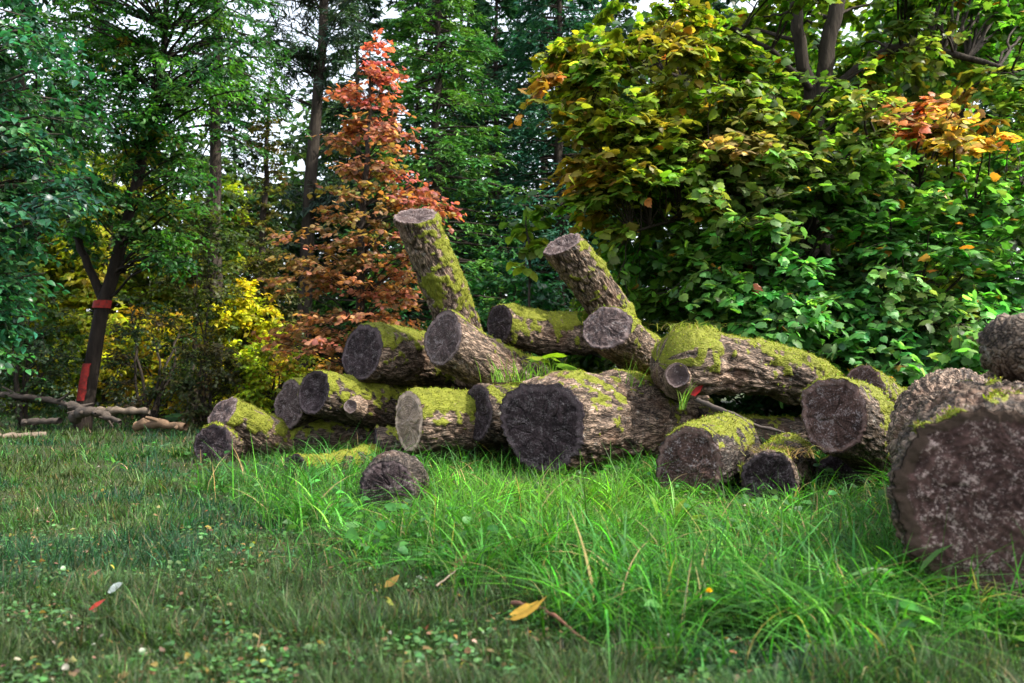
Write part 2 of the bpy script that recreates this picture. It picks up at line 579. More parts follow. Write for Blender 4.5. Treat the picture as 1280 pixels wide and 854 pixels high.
    # moss tufts standing off the bark
    if moss > 0 and tufts:
        w = (mossm ** 2).ravel()
        if w.sum() > 600:
            w = w / w.sum()
            k = rng.choice(len(w), tufts, p=w)
            nl_ = np.stack([cosT, sinT, 0 * T], -1).reshape(-1, 3)[k]
            pos = V.reshape(-1, 3)[k] + rng.normal(0, .006, (tufts, 3)) - nl_ * .004
            d = nrm(nl_ * .9 + rng.normal(0, .6, (tufts, 3)))
            size = rng.uniform(.005, .019, tufts)
            v, fc, m = leaves(BLADE, pos, d, rdir(tufts), size, rng.uniform(.004, .007, tufts))
            cn = noise(pos * 9, seed + 40)[:, None]
            colr = vary(moss_col, tufts, .42, .12) * (.35 + 1.3 * cn)
            brown = rng.random(tufts) < .12
            colr[brown] = vary((.14, .10, .04), brown.sum(), .3, .1)
            link("moss", make_mesh("moss", v, [fc], {"Col": np.repeat(colr, m, 0)}), M_MOSS, root)
    return root, R3


def ax(px, py, yaw, pitch):
    """axis pointing away from the viewer, yaw to the right of the line of sight"""
    v = (px - 640) / F
    a = math.atan(v) + math.radians(yaw)
    p = math.radians(pitch)
    return np.array([math.sin(a) * math.cos(p), math.cos(a) * math.cos(p), math.sin(p)])


def log_y(label, px, py, d, rpx, yaw, pitch, L, rk=1.0, nyaw=None, npitch=None, **kw):
    P0 = at(px, py, d)
    A = ax(px, py, yaw, pitch)
    r = rpx * d / F
    n0 = None
    if nyaw is not None:
        n0 = -ax(px, py, nyaw, npitch if npitch is not None else 0)
    return log(label, P0, P0 + A * L, r, r * rk, n0=n0, **kw)


# ---- the pile, left to right
log("slanted mossy log end leaning up at the far left of the pile", at(278, 516, 7.9), at(372, 566, 8.5), .165, .19, n0=(-.50, -.66, .56), cut=M_CUT_MID, moss=.78, tufts=5000, moss_col=(.11, .125, .02))
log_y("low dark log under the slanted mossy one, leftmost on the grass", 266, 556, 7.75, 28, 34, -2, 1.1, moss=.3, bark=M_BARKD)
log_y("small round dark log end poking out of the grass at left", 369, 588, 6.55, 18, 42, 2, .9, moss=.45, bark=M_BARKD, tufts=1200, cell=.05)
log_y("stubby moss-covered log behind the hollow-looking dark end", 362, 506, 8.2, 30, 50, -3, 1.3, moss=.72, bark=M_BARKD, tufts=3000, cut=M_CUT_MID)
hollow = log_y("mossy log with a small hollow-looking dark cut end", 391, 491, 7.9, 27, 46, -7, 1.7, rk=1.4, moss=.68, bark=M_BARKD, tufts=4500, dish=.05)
log_y("mossy log with a wide dark oval end on the upper left", 453, 441, 8.15, 36, 46, -6, 1.6, rk=.95, moss=.80, tufts=6500, nyaw=44, npitch=-8)
log_y("log with a pale tan oval cut end and thick moss on top", 511, 526, 7.15, 37, 60, 3, 1.2, moss=.80, cut=M_CUT_LIGHT, tufts=6000, nyaw=60, npitch=0)
log_y("dark log sunk in the grass in front of the tan-ended one", 486, 611, 4.9, 37, 9, -3, .6, moss=0, bark=M_BARK_SHADE, tufts=0, cracks=8)
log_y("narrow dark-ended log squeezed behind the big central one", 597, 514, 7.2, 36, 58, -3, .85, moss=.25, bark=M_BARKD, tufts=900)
log_y("big central grey-barked log with a broad black cut face", 677, 533, 6.6, 60, 48, -1.5, 1.75, rk=.86, nyaw=24, npitch=0, moss=.34, tufts=2500, nl=150, nc=210, plate=.020, cell=.095, cracks=7, lump=.07)
log_y("grey-barked log resting on top with a pale-rimmed oval end below the tall stump", 554, 423, 7.5, 37, 50, -19, 1.3, rk=.9, nyaw=48, npitch=-12, moss=.40, cut=M_CUT_MID, tufts=1500)
log("tall thick log standing almost upright out of the pile", at(518, 270, 7.75), at(594, 470, 8.4), .188, .205, n0=(-.1, -.50, .86), n1=None, cut=M_CUT_MID, moss=.72, mup=.35, tufts=5000, nl=170, plate=.018, moss_col=(.10, .115, .025), bend=.03)
log_y("mossy-topped log with a dark round end between the two upright ones", 625, 404, 8.5, 26, 52, -2, 1.3, rk=1.15, moss=.78, tufts=4500)
log("slanted log propped up at an angle with a grey top cut", at(702, 306, 7.55), at(800, 465, 8.35), .178, .178, n0=(-.42, -.48, .77), cut=M_CUT_MID, moss=.62, mup=.55, tufts=2500, nl=150, plate=.018)
log("short log with a tilted purple-grey cut face below the slanted one", at(758, 410, 7.2), at(850, 458, 8.2), .195, .20, n0=(-.42, -.83, .36), cut=M_CUT_MID, moss=.55, tufts=2600)
lg, R3 = log("long mossy log lying crosswise with a knotted end on the right of the pile", at(822, 454, 6.85), at(1040, 488, 7.5), .27, .20, n0=None, dome=.24, bark=M_BARK, cut=M_BARK, moss=.62, tufts=8000, nl=190, nc=190, plate=.022, cell=.10, lump=.10)
_keep = (lg, R3)
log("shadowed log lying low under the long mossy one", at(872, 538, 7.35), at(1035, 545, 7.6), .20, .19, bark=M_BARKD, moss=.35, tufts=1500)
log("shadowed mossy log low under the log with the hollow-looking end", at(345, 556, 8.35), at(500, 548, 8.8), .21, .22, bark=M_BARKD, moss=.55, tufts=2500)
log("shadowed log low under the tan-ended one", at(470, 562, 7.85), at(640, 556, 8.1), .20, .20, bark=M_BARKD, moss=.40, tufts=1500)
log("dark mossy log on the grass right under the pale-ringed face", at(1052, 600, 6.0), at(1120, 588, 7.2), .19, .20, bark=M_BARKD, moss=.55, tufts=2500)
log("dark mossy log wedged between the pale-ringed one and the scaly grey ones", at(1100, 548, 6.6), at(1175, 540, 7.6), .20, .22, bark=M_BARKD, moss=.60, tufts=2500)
lg, R3 = _keep


def knot(lg, R3, kp, kd, r, cut):
    kd = nrm(np.asarray(kd, float))
    v, q = tubes(np.array([[kp - kd * r * 2.6, kp - kd * r * 1.2, kp]]), np.array([[r * 1.9, r * 1.35, r]]), 28)
    lo = np.asarray(lg.location)
    v = v + (fbm(v * 22, 3, 9)[:, None] - .5) * r * .35
    ko = link("branch_stub", make_mesh("branch_stub", (v - lo) @ R3, [q], {"moss": np.zeros(len(v)), "plate": np.ones(len(v))}, True), M_BARK, lg)
    ring = v[-28:]
    f_ = np.array([.02, .2, .5, .75, 1.0])
    c_ = ring.mean(0)
    kv = c_ + (ring - c_)[None] * f_[:, None, None] * .99 - kd * ((1 - f_) * r * .3)[:, None, None] + kd * .002
    i, j = np.meshgrid(np.arange(4), np.arange(28), indexing="ij")
    kq = np.stack([i * 28 + j, i * 28 + (j + 1) % 28, (i + 1) * 28 + (j + 1) % 28, (i + 1) * 28 + j], -1).reshape(-1, 4)
    link("cut_end", make_mesh("cut_end", (kv.reshape(-1, 3) - lo) @ R3, [kq], {"rad": np.repeat(f_, 28), "streak": np.full(140, .5)}, True), cut, ko)


knot(lg, R3, at(847, 469, 6.66), (-.30, -.94, .10), .092, M_CUT_MID)
knot(*hollow, at(438, 508, 7.85), (-.15, -.95, .1), .06, M_CUT_MID)
log_y("dark round-ended log half sunk in grass right of the big central one", 863, 583, 5.45, 45, 14, 1, 1.2, moss=.35, bark=M_BARK_SHADE, cut=M_CUT_BROWN, tufts=1500, cracks=6)
log_y("low dark log with straw on top, deep in grass under the long mossy one", 962, 602, 5.2, 36, 8, 2, 1.0, moss=.40, bark=M_BARKD, tufts=1500)
log_y("dark-ended log tipped towards the viewer with a pale ring round its face", 1042, 520, 5.5, 49, 17, -17, 1.2, rk=1.1, nyaw=16, npitch=-6, moss=.62, bark=M_BARKD, cut=M_CUT_BROWN, tufts=5000, nl=130, nc=170, cracks=6)
log_y("smaller mottled log end peeping over the pale-ringed one", 1079, 484, 6.3, 28, 24, -14, 1.2, rk=1.3, moss=.65, cut=M_CUT_BROWN, tufts=3500)
log_y("huge log at the right edge whose brown cut face fills the corner", 1272, 642, 2.72, 152, -4, 0, .62, rk=1.02, bark=M_BARKD, cut=M_CUT_BIG, moss=.14, tufts=1800, nl=90, nc=320, plate=.018, cell=.07, cracks=0, lump=.05)
log("big scaly grey log lying right behind the huge brown-faced one", at(1292, 592, 3.42), at(1192, 531, 4.9), .26, .305, bark=M_BARK, moss=0, tufts=0, nl=150, nc=240, plate=.018, cell=.06, stretch=.3, lump=.09)
log("scaly grey log further back behind the huge brown-faced one", at(1300, 520, 4.2), at(1262, 505, 5.5), .20, .235, bark=M_BARK, moss=0, tufts=0, nl=110, nc=180, plate=.016, cell=.06, stretch=.3, lump=.08)
log("rough dark-barked log on top at the right edge", at(1250, 436, 3.2), at(1420, 428, 3.55), .128, .135, bark=M_BARKD, cut=M_BARKD, moss=0, tufts=0, nl=120, nc=150, plate=.022, cell=.07, stretch=.3, lump=.1, dome=.10)

# ------------------------------------------------------------------ trees


def bez(a, m, b, n):
    t = np.linspace(0, 1, n)[:, None]
    return (1 - t) ** 2 * a + 2 * t * (1 - t) * m + t ** 2 * b


def smooth_path(pts, n):
    pts = np.asarray(pts, float)
    s = np.concatenate([[0], np.cumsum(np.linalg.norm(np.diff(pts[:, :3], axis=0), axis=1))])
    t = np.linspace(0, s[-1], n)
    # catmull-rom through the points
    out = []
    for x in t:
        k = min(np.searchsorted(s, x, "right") - 1, len(pts) - 2)
        f = (x - s[k]) / (s[k + 1] - s[k])
        p0 = pts[max(k - 1, 0)]; p1 = pts[k]; p2 = pts[k + 1]; p3 = pts[min(k + 2, len(pts) - 1)]
        out.append(.5 * (2 * p1 + (p2 - p0) * f + (2 * p0 - 5 * p1 + 4 * p2 - p3) * f * f + (3 * p1 - p0 - 3 * p2 + p3) * f ** 3))
    return np.array(out)


def ellipsoid_pts(n, c, r, shell=.55):
    d = rdir(n)
    k = rng.uniform(shell, 1, n) ** .8
    return np.asarray(c) + d * k[:, None] * np.asarray(r)


def broad_tree(name, label, cat, trunk, clumps, colfn, tpl=OVATE, size=(.08, .12), crad=.45, twigs=7, lpt=9, mat=None, tmat=None,
               group=None, brad=.02, flat=.45, droop=.25, parts=("trunk", "crown"), width=None, branch_draw=True):
    """trunk: list of polylines of (x,y,z,r); clumps: (N,3) ends of boughs; colfn(points)->colours"""
    mat = mat or M_LEAF
    tmat = tmat or M_TRUNK
    base = np.asarray(trunk[0][0][:3], float)
    root = thing(name, label, cat, base, group)
    acc = Acc()
    allp, allr = [], []
    for tr in trunk:
        p = smooth_path(tr, 18)
        p[1:-1, :2] += rng.normal(0, .012, (16, 2))
        v, q = tubes(p[None, :, :3], p[None, :, 3], 12)
        acc.add(v, [q])
        allp.append(p[:, :3]); allr.append(p[:, 3])
    TP = np.concatenate(allp); TR = np.concatenate(allr)
    C = np.asarray(clumps, float)
    N = len(C)
    d = np.linalg.norm(C[:, None] - TP[None], axis=-1)
    hd = np.linalg.norm(C[:, None, :2] - TP[None, :, :2], axis=-1)
    cost = d + 2.0 * np.maximum(0, TP[None, :, 2] + .25 * hd - C[:, None, 2])
    k = cost.argmin(1)
    A = TP[k]
    mid = A + (C - A) * .5 + np.array([0, 0, 1.]) * (d[np.arange(N), k] * .16)[:, None] + rng.normal(0, .06, (N, 3)) * d[np.arange(N), k][:, None]
    t = np.linspace(0, 1, 8)[None, :, None]
    paths = (1 - t) ** 2 * A[:, None] + 2 * t * (1 - t) * mid[:, None] + t ** 2 * C[:, None]
    paths[:, 1:-1] += rng.normal(0, .012, paths[:, 1:-1].shape) * d[np.arange(N), k][:, None, None]
    r0 = np.minimum(TR[k] * .6, brad * (.45 + .35 * d[np.arange(N), k]))
    rad = r0[:, None] * np.linspace(1, .28, 8)[None]
    if branch_draw:
        v, q = tubes(paths, rad, 5)
        acc.add(v, [q])
    # twigs
    outd = nrm(C - A)
    K = twigs
    tdir = nrm(outd[:, None] * .55 + rdir(N * K).reshape(N, K, 3) * np.array([1, 1, flat]))
    tl = crad * rng.uniform(.6, 1.15, (N, K))
    s0 = rng.uniform(.62, 1.0, (N, K))
    idx = np.minimum((s0 * 7).astype(int), 6)
    fr = (s0 * 7 - idx)[..., None]
    p0 = np.take_along_axis(paths, idx[..., None].repeat(3, -1), 1) * (1 - fr) + np.take_along_axis(paths, (idx + 1)[..., None].repeat(3, -1), 1) * fr
    tt = np.linspace(0, 1, 4)
    tp = p0[:, :, None] + tdir[:, :, None] * (tl[..., None, None] * tt[None, None, :, None]) - np.array([0, 0, 1.]) * (tl[..., None] * droop * tt ** 2)[..., None]
    v, q = tubes(tp.reshape(N * K, 4, 3), np.full((N * K, 4), 1.0) * np.linspace(.005, .0022, 4) * (brad / .02), 3)
    acc.add(v, [q])
    acc.build(parts[0], tmat, root, True, base)
    # leaves
    Mn = lpt
    lt = (np.arange(Mn) + .6) / Mn
    lt = np.clip(lt[None, None] + rng.uniform(-.06, .06, (N, K, Mn)), .05, 1.02)
    lp = p0[:, :, None] + tdir[:, :, None] * (tl[..., None, None] * lt[..., None]) - np.array([0, 0, 1.]) * (tl[..., None] * droop * lt ** 2)[..., None]
    side = nrm(np.cross(tdir, np.array([0, 0, 1.])))
    sg = np.where(np.arange(Mn) % 2, 1., -1.)
    ld = tdir[:, :, None] * .6 + side[:, :, None] * sg[None, None, :, None] * .85 + rng.normal(0, .35, (N, K, Mn, 3)) + np.array([0, 0, -.35])
    ln = np.array([0, 0, 1.]) + rng.normal(0, .45, (N, K, Mn, 3)) + outd[:, None, None] * .35
    n = N * K * Mn
    sz = rng.uniform(size[0], size[1], n)
    lp = lp.reshape(n, 3)
    v, f, m = leaves(tpl, lp + rng.normal(0, .01, (n, 3)), ld.reshape(n, 3), ln.reshape(n, 3), sz, None if width is None else sz * width, .35)
    colr = colfn(C, lp, K * Mn)
    link(parts[1], make_mesh(parts[1], v - base, [f], {"Col": np.repeat(colr, m, 0)}), mat, root)
    return root


def palette(cols, wts, clump=.25, leaf=.22, hue=.1):
    cols = np.asarray(cols, float); wts = np.asarray(wts, float) / np.sum(wts)

    def fn(C, lp, per):
        k = rng.choice(len(cols), len(C), p=wts)
        c = vary(cols[k], len(C), clump, .08)
        c = np.repeat(c, per, 0)
        return np.clip(vary(c, len(c), leaf, hue), 0, .9)
    return fn


def conifer(name, label, base, H, R, nb=150, zlo=.12, col=((.020, .055, .022), (.035, .080, .022)), group=None, blade=(.07, .02), tw=12, per=7,
            trunk_r=.16, sag=.25, lean=(0, 0), bare=.0, build_base=None, tmat=None):
    base = np.asarray(base, float)
    root = thing(name, label, "tree", base, group)
    zt = np.linspace(0, H, 14)
    tp = np.stack([zt / H * lean[0] + rng.normal(0, .02, 14), zt / H * lean[1] + rng.normal(0, .02, 14), zt], -1)
    acc = Acc()
    v, q = tubes(tp[None], (trunk_r * (1 - .93 * zt / H))[None], 10)
    acc.add(v, [q])
    u = rng.uniform(zlo, 1, nb) ** 1.0
    u.sort()
    az = np.arange(nb) * 2.399 + rng.normal(0, .4, nb)
    Lb = R * (1 - u) ** .75 * rng.uniform(.65, 1.15, nb) + .15
    z0 = u * H
    o = np.stack([np.interp(z0, zt, tp[:, 0]), np.interp(z0, zt, tp[:, 1]), z0], -1)
    dh = np.stack([np.cos(az), np.sin(az), 0 * az], -1)
    s = np.linspace(0, 1, 9)
    bp = o[:, None] + dh[:, None] * (Lb[:, None] * s)[..., None]
    rise = rng.uniform(-.1, .25, nb)
    bp[..., 2] += Lb[:, None] * (rise[:, None] * s - sag * s ** 2 + .12 * s ** 4)
    v, q = tubes(bp, (.012 + .012 * Lb)[:, None] * np.linspace(1, .15, 9), 4)
    acc.add(v, [q])
    # twigs: alternate along the branch
    st = rng.uniform(.22 + bare * .4, 1.0, (nb, tw))
    idx = np.minimum((st * 8).astype(int), 7); fr = (st * 8 - idx)[..., None]
    p0 = np.take_along_axis(bp, idx[..., None].repeat(3, -1), 1) * (1 - fr) + np.take_along_axis(bp, (idx + 1)[..., None].repeat(3, -1), 1) * fr
    sd = np.cross(dh, [0, 0, 1.])
    sg = np.where(rng.random((nb, tw)) < .5, 1., -1.)
    td = nrm(dh[:, None] * .75 + sd[:, None] * sg[..., None] * .8 + rng.normal(0, .2, (nb, tw, 3)) + np.array([0, 0, -.22]))
    tl = Lb[:, None] * .42 * (1.15 - st) + .10
    t = (np.arange(per) + .5) / per
    lp = p0[:, :, None] + td[:, :, None] * (tl[..., None, None] * t[:, None]) - np.array([0, 0, 1]) * (tl[..., None] * .25 * t ** 2)[..., None]
    ts = np.cross(td, [0, 0, 1.])
    sg2 = np.where(np.arange(per) % 2, 1., -1.)
    ld = td[:, :, None] * .8 + ts[:, :, None] * sg2[:, None] * .55 + rng.normal(0, .25, lp.shape) + np.array([0, 0, -.1])
    n = nb * tw * per
    sz = rng.uniform(.7, 1.3, n) * blade[0]
    v, f, m = leaves(BLADE, lp.reshape(n, 3), ld.reshape(n, 3), np.array([0, 0, 1.]) + rng.normal(0, .5, (n, 3)), sz, sz / blade[0] * blade[1])
    cc = np.asarray(col, float)
    k = rng.random(nb)[:, None]
    c = np.repeat(cc[0] * (1 - k) + cc[1] * k, tw * per, 0)
    c = vary(c, n, .3, .1)
    acc.build("trunk", tmat or M_TRUNK, root, True)
    link("crown", make_mesh("crown", v, [f], {"Col": np.repeat(c, m, 0)}), M_NEEDLE, root)
    return root


def copy_tree(src, loc, rz, s, label=None, group=None):
    r = src.copy(); COL.objects.link(r)
    r.location = [float(v) for v in loc]; r.rotation_euler = (0, 0, rz); r.scale = (s, s, s)
    if label: r["label"] = label
    if group: r["group"] = group
    for ch in list(src.children):
        c = ch.copy(); COL.objects.link(c); c.parent = r
    return r


def gpt(px, d):
    x = (px - 640) / F * d
    return np.array([x, d, float(ground_z(x, d))])


def P4(px, py, d, r):
    p = at(px, py, d)
    return (p[0], p[1], p[2], r)


# --- large-leaved maple on the right
def maple_cols(C, lp, per):
    px, py = project(C)
    n = len(C)
    g1, g2, y1, o1, r1_ = (.075, .180, .022), (.085, .165, .022), (.30, .24, .02), (.42, .16, .035), (.50, .05, .03)
    base = np.array([g1] * n)
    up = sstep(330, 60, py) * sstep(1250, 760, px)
    base = base * (1 - up[:, None]) + np.array([.150, .215, .018]) * up[:, None]  # backlit glow of the upper left crown, painted into the leaf colour
    cool_light = sstep(150, 330, py) * sstep(800, 1000, px)  # soft cool light on the lower right crown, put into leaf colour
    base = base * (1 - .75 * cool_light[:, None]) + np.array([.062, .195, .050]) * .75 * cool_light[:, None]
    base = vary(base, n, .22, .08)
    for (qx, qy, rad, c) in [(1150, 122, 60, (.62, .20, .12)), (1230, 150, 55, (.60, .34, .06)), (850, 40, 40, (.36, .13, .04)), (745, 185, 45, (.40, .15, .03)), (690, 108, 24, (.50, .12, .03)), (725, 215, 24, (.50, .16, .03)),
                              (755, 268, 26, (.40, .26, .02)), (860, 262, 34, (.35, .26, .02)), (1040, 155, 34, (.40, .27, .03)), (930, 190, 60, (.28, .20, .07)), (1190, 350, 34, (.42, .27, .04)), (1200, 412, 26, (.36, .20, .03)),
                              (840, 130, 46, (.32, .19, .04)), (1130, 360, 30, (.25, .22, .07)), (960, 245, 50, (.17, .20, .08))]:
        w = np.exp(-(((px - qx) ** 2 + (py - qy) ** 2) / (rad * .75) ** 2)) * 1.2 * (C[:, 1] < 10.6)
        w = np.clip(w * rng.uniform(.1, 1.0, n), 0, 1)[:, None]
        base = base * (1 - w) + np.array(c) * w
    c = np.repeat(base, per, 0)
    c = vary(c, len(c), .42, .16)
    odd = rng.random(len(c)) < .02
    c[odd] = vary((.38, .2, .03), odd.sum(), .3, .2)
    return np.clip(c, 0, .85)


mz = gpt(1025, 10.2)
trunkA = [(mz[0], 10.2, mz[2] - .05, .17), P4(1022, 330, 10.2, .15), P4(1020, 230, 10.2, .13), P4(1015, 130, 10.2, .12)]
tB = [P4(1015, 135, 10.2, .085), P4(1002, 70, 10.15, .075), P4(990, -20, 10.1, .065), P4(970, -160, 10, .03)]
tC = [P4(1018, 140, 10.2, .10), P4(1032, 75, 10.2, .095), P4(1048, -20, 10.25, .085), P4(1075, -200, 10.4, .035)]
big = [
    [P4(1018, 190, 10.2, .05), P4(960, 150, 9.9, .04), P4(900, 130, 9.5, .03), P4(830, 90, 9.2, .02), P4(760, 100, 9.0, .012)],
    [P4(1030, 120, 10.2, .05), P4(1110, 62, 10.0, .045), P4(1200, 70, 9.8, .038), P4(1290, 100, 9.5, .02)],
    [P4(1018, 250, 10.2, .05), P4(950, 260, 9.6, .035), P4(870, 270, 9.2, .022), P4(790, 290, 8.9, .012)],
    [P4(1022, 270, 10.2, .05), P4(1100, 250, 9.6, .04), P4(1190, 260, 9.2, .025), P4(1280, 270, 9.0, .012)],
    [P4(1012, 110, 10.1, .04), P4(960, 60, 9.8, .03), P4(880, 20, 9.6, .022), P4(800, -20, 9.4, .012)],
    [P4(1022, 310, 10.2, .05), P4(1000, 340, 9.4, .03), P4(960, 380, 8.8, .018)],
    [P4(1022, 310, 10.2, .05), P4(1080, 360, 9.4, .03), P4(1150, 400, 8.7, .015)],
]
cl = []
poly = [  # bough ends: pixel box and depth range, spread through the crown's depth
    (800, 1300, -120, 120, 8.6, 12.2, 110), (715, 1000, 40, 240, 8.5, 11.0, 105), (1000, 1330, 60, 260, 8.3, 11.5, 105), (760, 1020, 200, 330, 8.6, 11.0, 70),
    (1000, 1330, 230, 380, 8.0, 11.0, 85), (740, 980, 300, 400, 8.9, 11.0, 50), (930, 1300, 360, 450, 7.9, 10.0, 80), (1080, 1330, 420, 480, 7.2, 9.0, 20), (860, 1050, 400, 460, 8.8, 10.0, 30),
    (675, 800, 60, 150, 8.7, 9.8, 26), (720, 800, 200, 290, 8.8, 10, 20), (1120, 1300, -80, 60, 9, 11, 30), (720, 1320, -110, 120, 11, 12.8, 80), (900, 1150, 140, 380, 10.6, 12.4, 60), (880, 1130, 170, 400, 8.2, 9.2, 75), (760, 900, 130, 330, 8.4, 9.2, 30)]
for x0, x1, y0, y1, d0, d1, n in poly:
    for _ in range(n):
        cl.append(at(rng.uniform(x0, x1), rng.uniform(y0, y1), rng.uniform(d0, d1)))
cl = np.array(cl)
px, py = project(cl)
keep = ~((px < 720) & (py > 160) & (py < 235)) & (cl[:, 2] > .35)
keep &= ~((np.abs(px - 1018) < 62) & (py > -20) & (py < 95) & (cl[:, 1] < 10.5))
keep &= ~((np.abs(px - 1020) < 36) & (py > 262) & (py < 322) & (cl[:, 1] < 10.4))
cl = cl[keep]
cl = cl[noise(cl * np.array([1.3, .8, 1.6]), 801) > .24]
cl = cl[(cl[:, 1] < 9.3) | (project(cl)[0] < 760) | (rng.random(len(cl)) > .42)]
broad_tree("maple_tree", "large-leaved green maple with twin dark stems and orange sprays at right", "tree",
           [trunkA, tB, tC] + big, cl, maple_cols, MAPLE, (.06, .130), crad=.44, twigs=8, lpt=11, brad=.022, flat=.35, droop=.45)

# --- red sweetgum
D = 12.2
rb = gpt(452, D)


def red_cols(C, lp, per):
    px, py = project(C)
    n = len(C)
    red, rust, oliv, orng = np.array([.46, .10, .10]), np.array([.32, .130, .092]), np.array([.20, .170, .040]), np.array([.38, .175, .085])
    k = rng.random(n)[:, None]
    out = np.abs(px - 462)[:, None]
    top = sstep(230, 60, py)[:, None] * rng.uniform(.5, 1, (n, 1))
    base = oliv * (1 - k) + rust * k
    base = base * (1 - top) + red * top
    edge = sstep(25, 70, out) * (py < 300)[:, None] * (px > 462)[:, None] * rng.uniform(.15, .95, (n, 1))
    base = base * (1 - edge) + red * edge
    low = sstep(290, 350, py)[:, None] * rng.uniform(.4, 1, (n, 1))
    base = base * (1 - low) + orng * low
    return np.clip(vary(np.repeat(vary(base, n, .15, .06), per, 0), n * per, .22, .12), 0, .8)


cl = []
for py0, xl, xr, n in [(66, 448, 474, 3), (90, 440, 488, 5), (120, 428, 496, 8), (150, 420, 508, 10), (180, 412, 514, 11), (210, 408, 522, 12), (240, 400, 555, 15),
                       (255, 480, 585, 9), (268, 395, 578, 12), (295, 350, 545, 14), (322, 340, 545, 16), (348, 338, 530, 18), (374, 400, 520, 12), (404, 325, 530, 18), (420, 322, 420, 7), (430, 345, 510, 12), (455, 390, 520, 12), (478, 400, 520, 5)]:
    for _ in range(n):
        x = rng.uniform(xl, xr)
        half = max(20, (xr - xl) / 2) / F * D
        cl.append(at(x, py0 + rng.uniform(-12, 12), D + rng.uniform(-.8, .8) * half * 1.2))
tr = [(rb[0], D, rb[2] - .05, .075), P4(450, 400, D, .062), P4(455, 250, D, .045), P4(462, 130, D, .022), P4(462, 62, D, .008)]
broad_tree("sweetgum_tree", "slender red and orange autumn tree behind the tall upright log", "tree", [tr], np.array(cl), red_cols, MAPLE, (.05, .09), crad=.32, twigs=6, lpt=6, brad=.012, flat=.35, droop=.3)

# --- left side: dark leaning tree with red marks
D = 13.2
lb = gpt(104, D)
lt = [(lb[0], D, lb[2] - .05, .135), P4(112, 470, D, .115), P4(122, 420, D, .105), P4(129, 375, D, .10), P4(150, 310, D, .09), P4(170, 240, D, .085), P4(186, 160, D, .07), P4(205, 60, D, .05), P4(215, -120, D, .02)]
lt2 = [P4(129, 378, D, .07), P4(110, 330, D, .06), P4(85, 270, D, .05), P4(50, 180, D - .3, .03)]
cl = []
for x0, x1, y0, y1, d0, d1, n in [(40, 330, -100, 60, 12, 14.5, 95), (60, 320, 50, 150, 12, 14, 80), (60, 270, 150, 260, 12.2, 14, 60), (80, 250, 240, 330, 12.3, 13.6, 40)]:
    for _ in range(n):
        cl.append(at(rng.uniform(x0, x1), rng.uniform(y0, y1), rng.uniform(d0, d1)))
cl = np.array(cl); px, py = project(cl)
cl = cl[~((px > 255) & (py > 100) & (rng.random(len(px)) < .85)) & ~((px < 185) & (py > 290) & (cl[:, 1] < 13.3))]
lean = broad_tree("leaning_tree", "leaning dark tree with red paint marks on its trunk at the left", "tree", [lt, lt2], cl,
                  palette([(.028, .115, .020), (.050, .150, .018), (.020, .085, .030), (.20, .18, .015)], [5, 3, 4, .8]), OVATE, (.07, .11), crad=.42, twigs=8, lpt=10, brad=.02, flat=.35, droop=.5, width=.75, tmat=M_TRUNKD)
m_red = m_plain("red_paint", (.30, .013, .010), .8, (.05, .012, .009), 26)
tp = smooth_path([p for p in lt], 60)
base = np.array(lt[0][:3])


def trunk_patch(nm, y0, y1, a0, a1, off, parent, mat):
    _, ppy = project(tp[:, :3])
    k = np.where((ppy > y0) & (ppy < y1))[0]
    th = np.linspace(a0, a1, 14)
    rj = tp[k, 3] + off
    w = (rng.uniform(-.15, .15, len(k)))
    vv = []
    for m, kk in enumerate(k):
        tt = th + w[m] * .5
        vv.append(np.stack([tp[kk, 0] + np.cos(tt) * rj[m], tp[kk, 1] + np.sin(tt) * rj[m], np.full(14, tp[kk, 2])], -1))
    vv = np.array(vv)
    n = len(k)
    i, j = np.meshgrid(np.arange(n - 1), np.arange(13), indexing="ij")
    a_ = i * 14 + j
    q = np.stack([a_, a_ + 1, a_ + 15, a_ + 14], -1).reshape(-1, 4)
    return link(nm, make_mesh(nm, vv.reshape(-1, 3) - base, [q], smooth=True), mat, parent)


tp = smooth_path([p for p in lt], 160)
trunk_patch("paint_patch", 452, 502, -PI * 1.02, -PI * .40, .012, lean, m_red)["label"] = "long red paint streak low on the trunk"
trunk_patch("red_band", 374, 388, -PI, PI, .03, lean, m_red)["label"] = "bright red band round the trunk fork"

# --- bluish glossy tree at the left edge
D = 9.6
eb = gpt(-70, D)
cl = []
for x0, x1, y0, y1, d0, d1, n in [(-140, 110, -60, 130, 9, 11.4, 60), (-140, 130, 110, 260, 8.8, 11, 70), (-140, 70, 250, 370, 8.7, 10.8, 56), (-140, 30, 360, 470, 8.6, 10.6, 40)]:
    for _ in range(n):
        cl.append(at(rng.uniform(x0, x1), rng.uniform(y0, y1), rng.uniform(d0, d1)))
broad_tree("glossy_tree", "blue-green glossy broadleaf tree reaching in from the left edge", "tree",
           [[(eb[0], D, eb[2] - .05, .15), P4(-80, 300, D, .12), P4(-60, 100, D, .09), P4(-40, -150, D, .03)]], np.array(cl),
           palette([(.022, .100, .042), (.038, .130, .042), (.016, .075, .042)], [4, 3, 3]), OVATE, (.07, .115), crad=.40, twigs=7, lpt=9, mat=M_GLOSS, flat=.4, droop=.5)

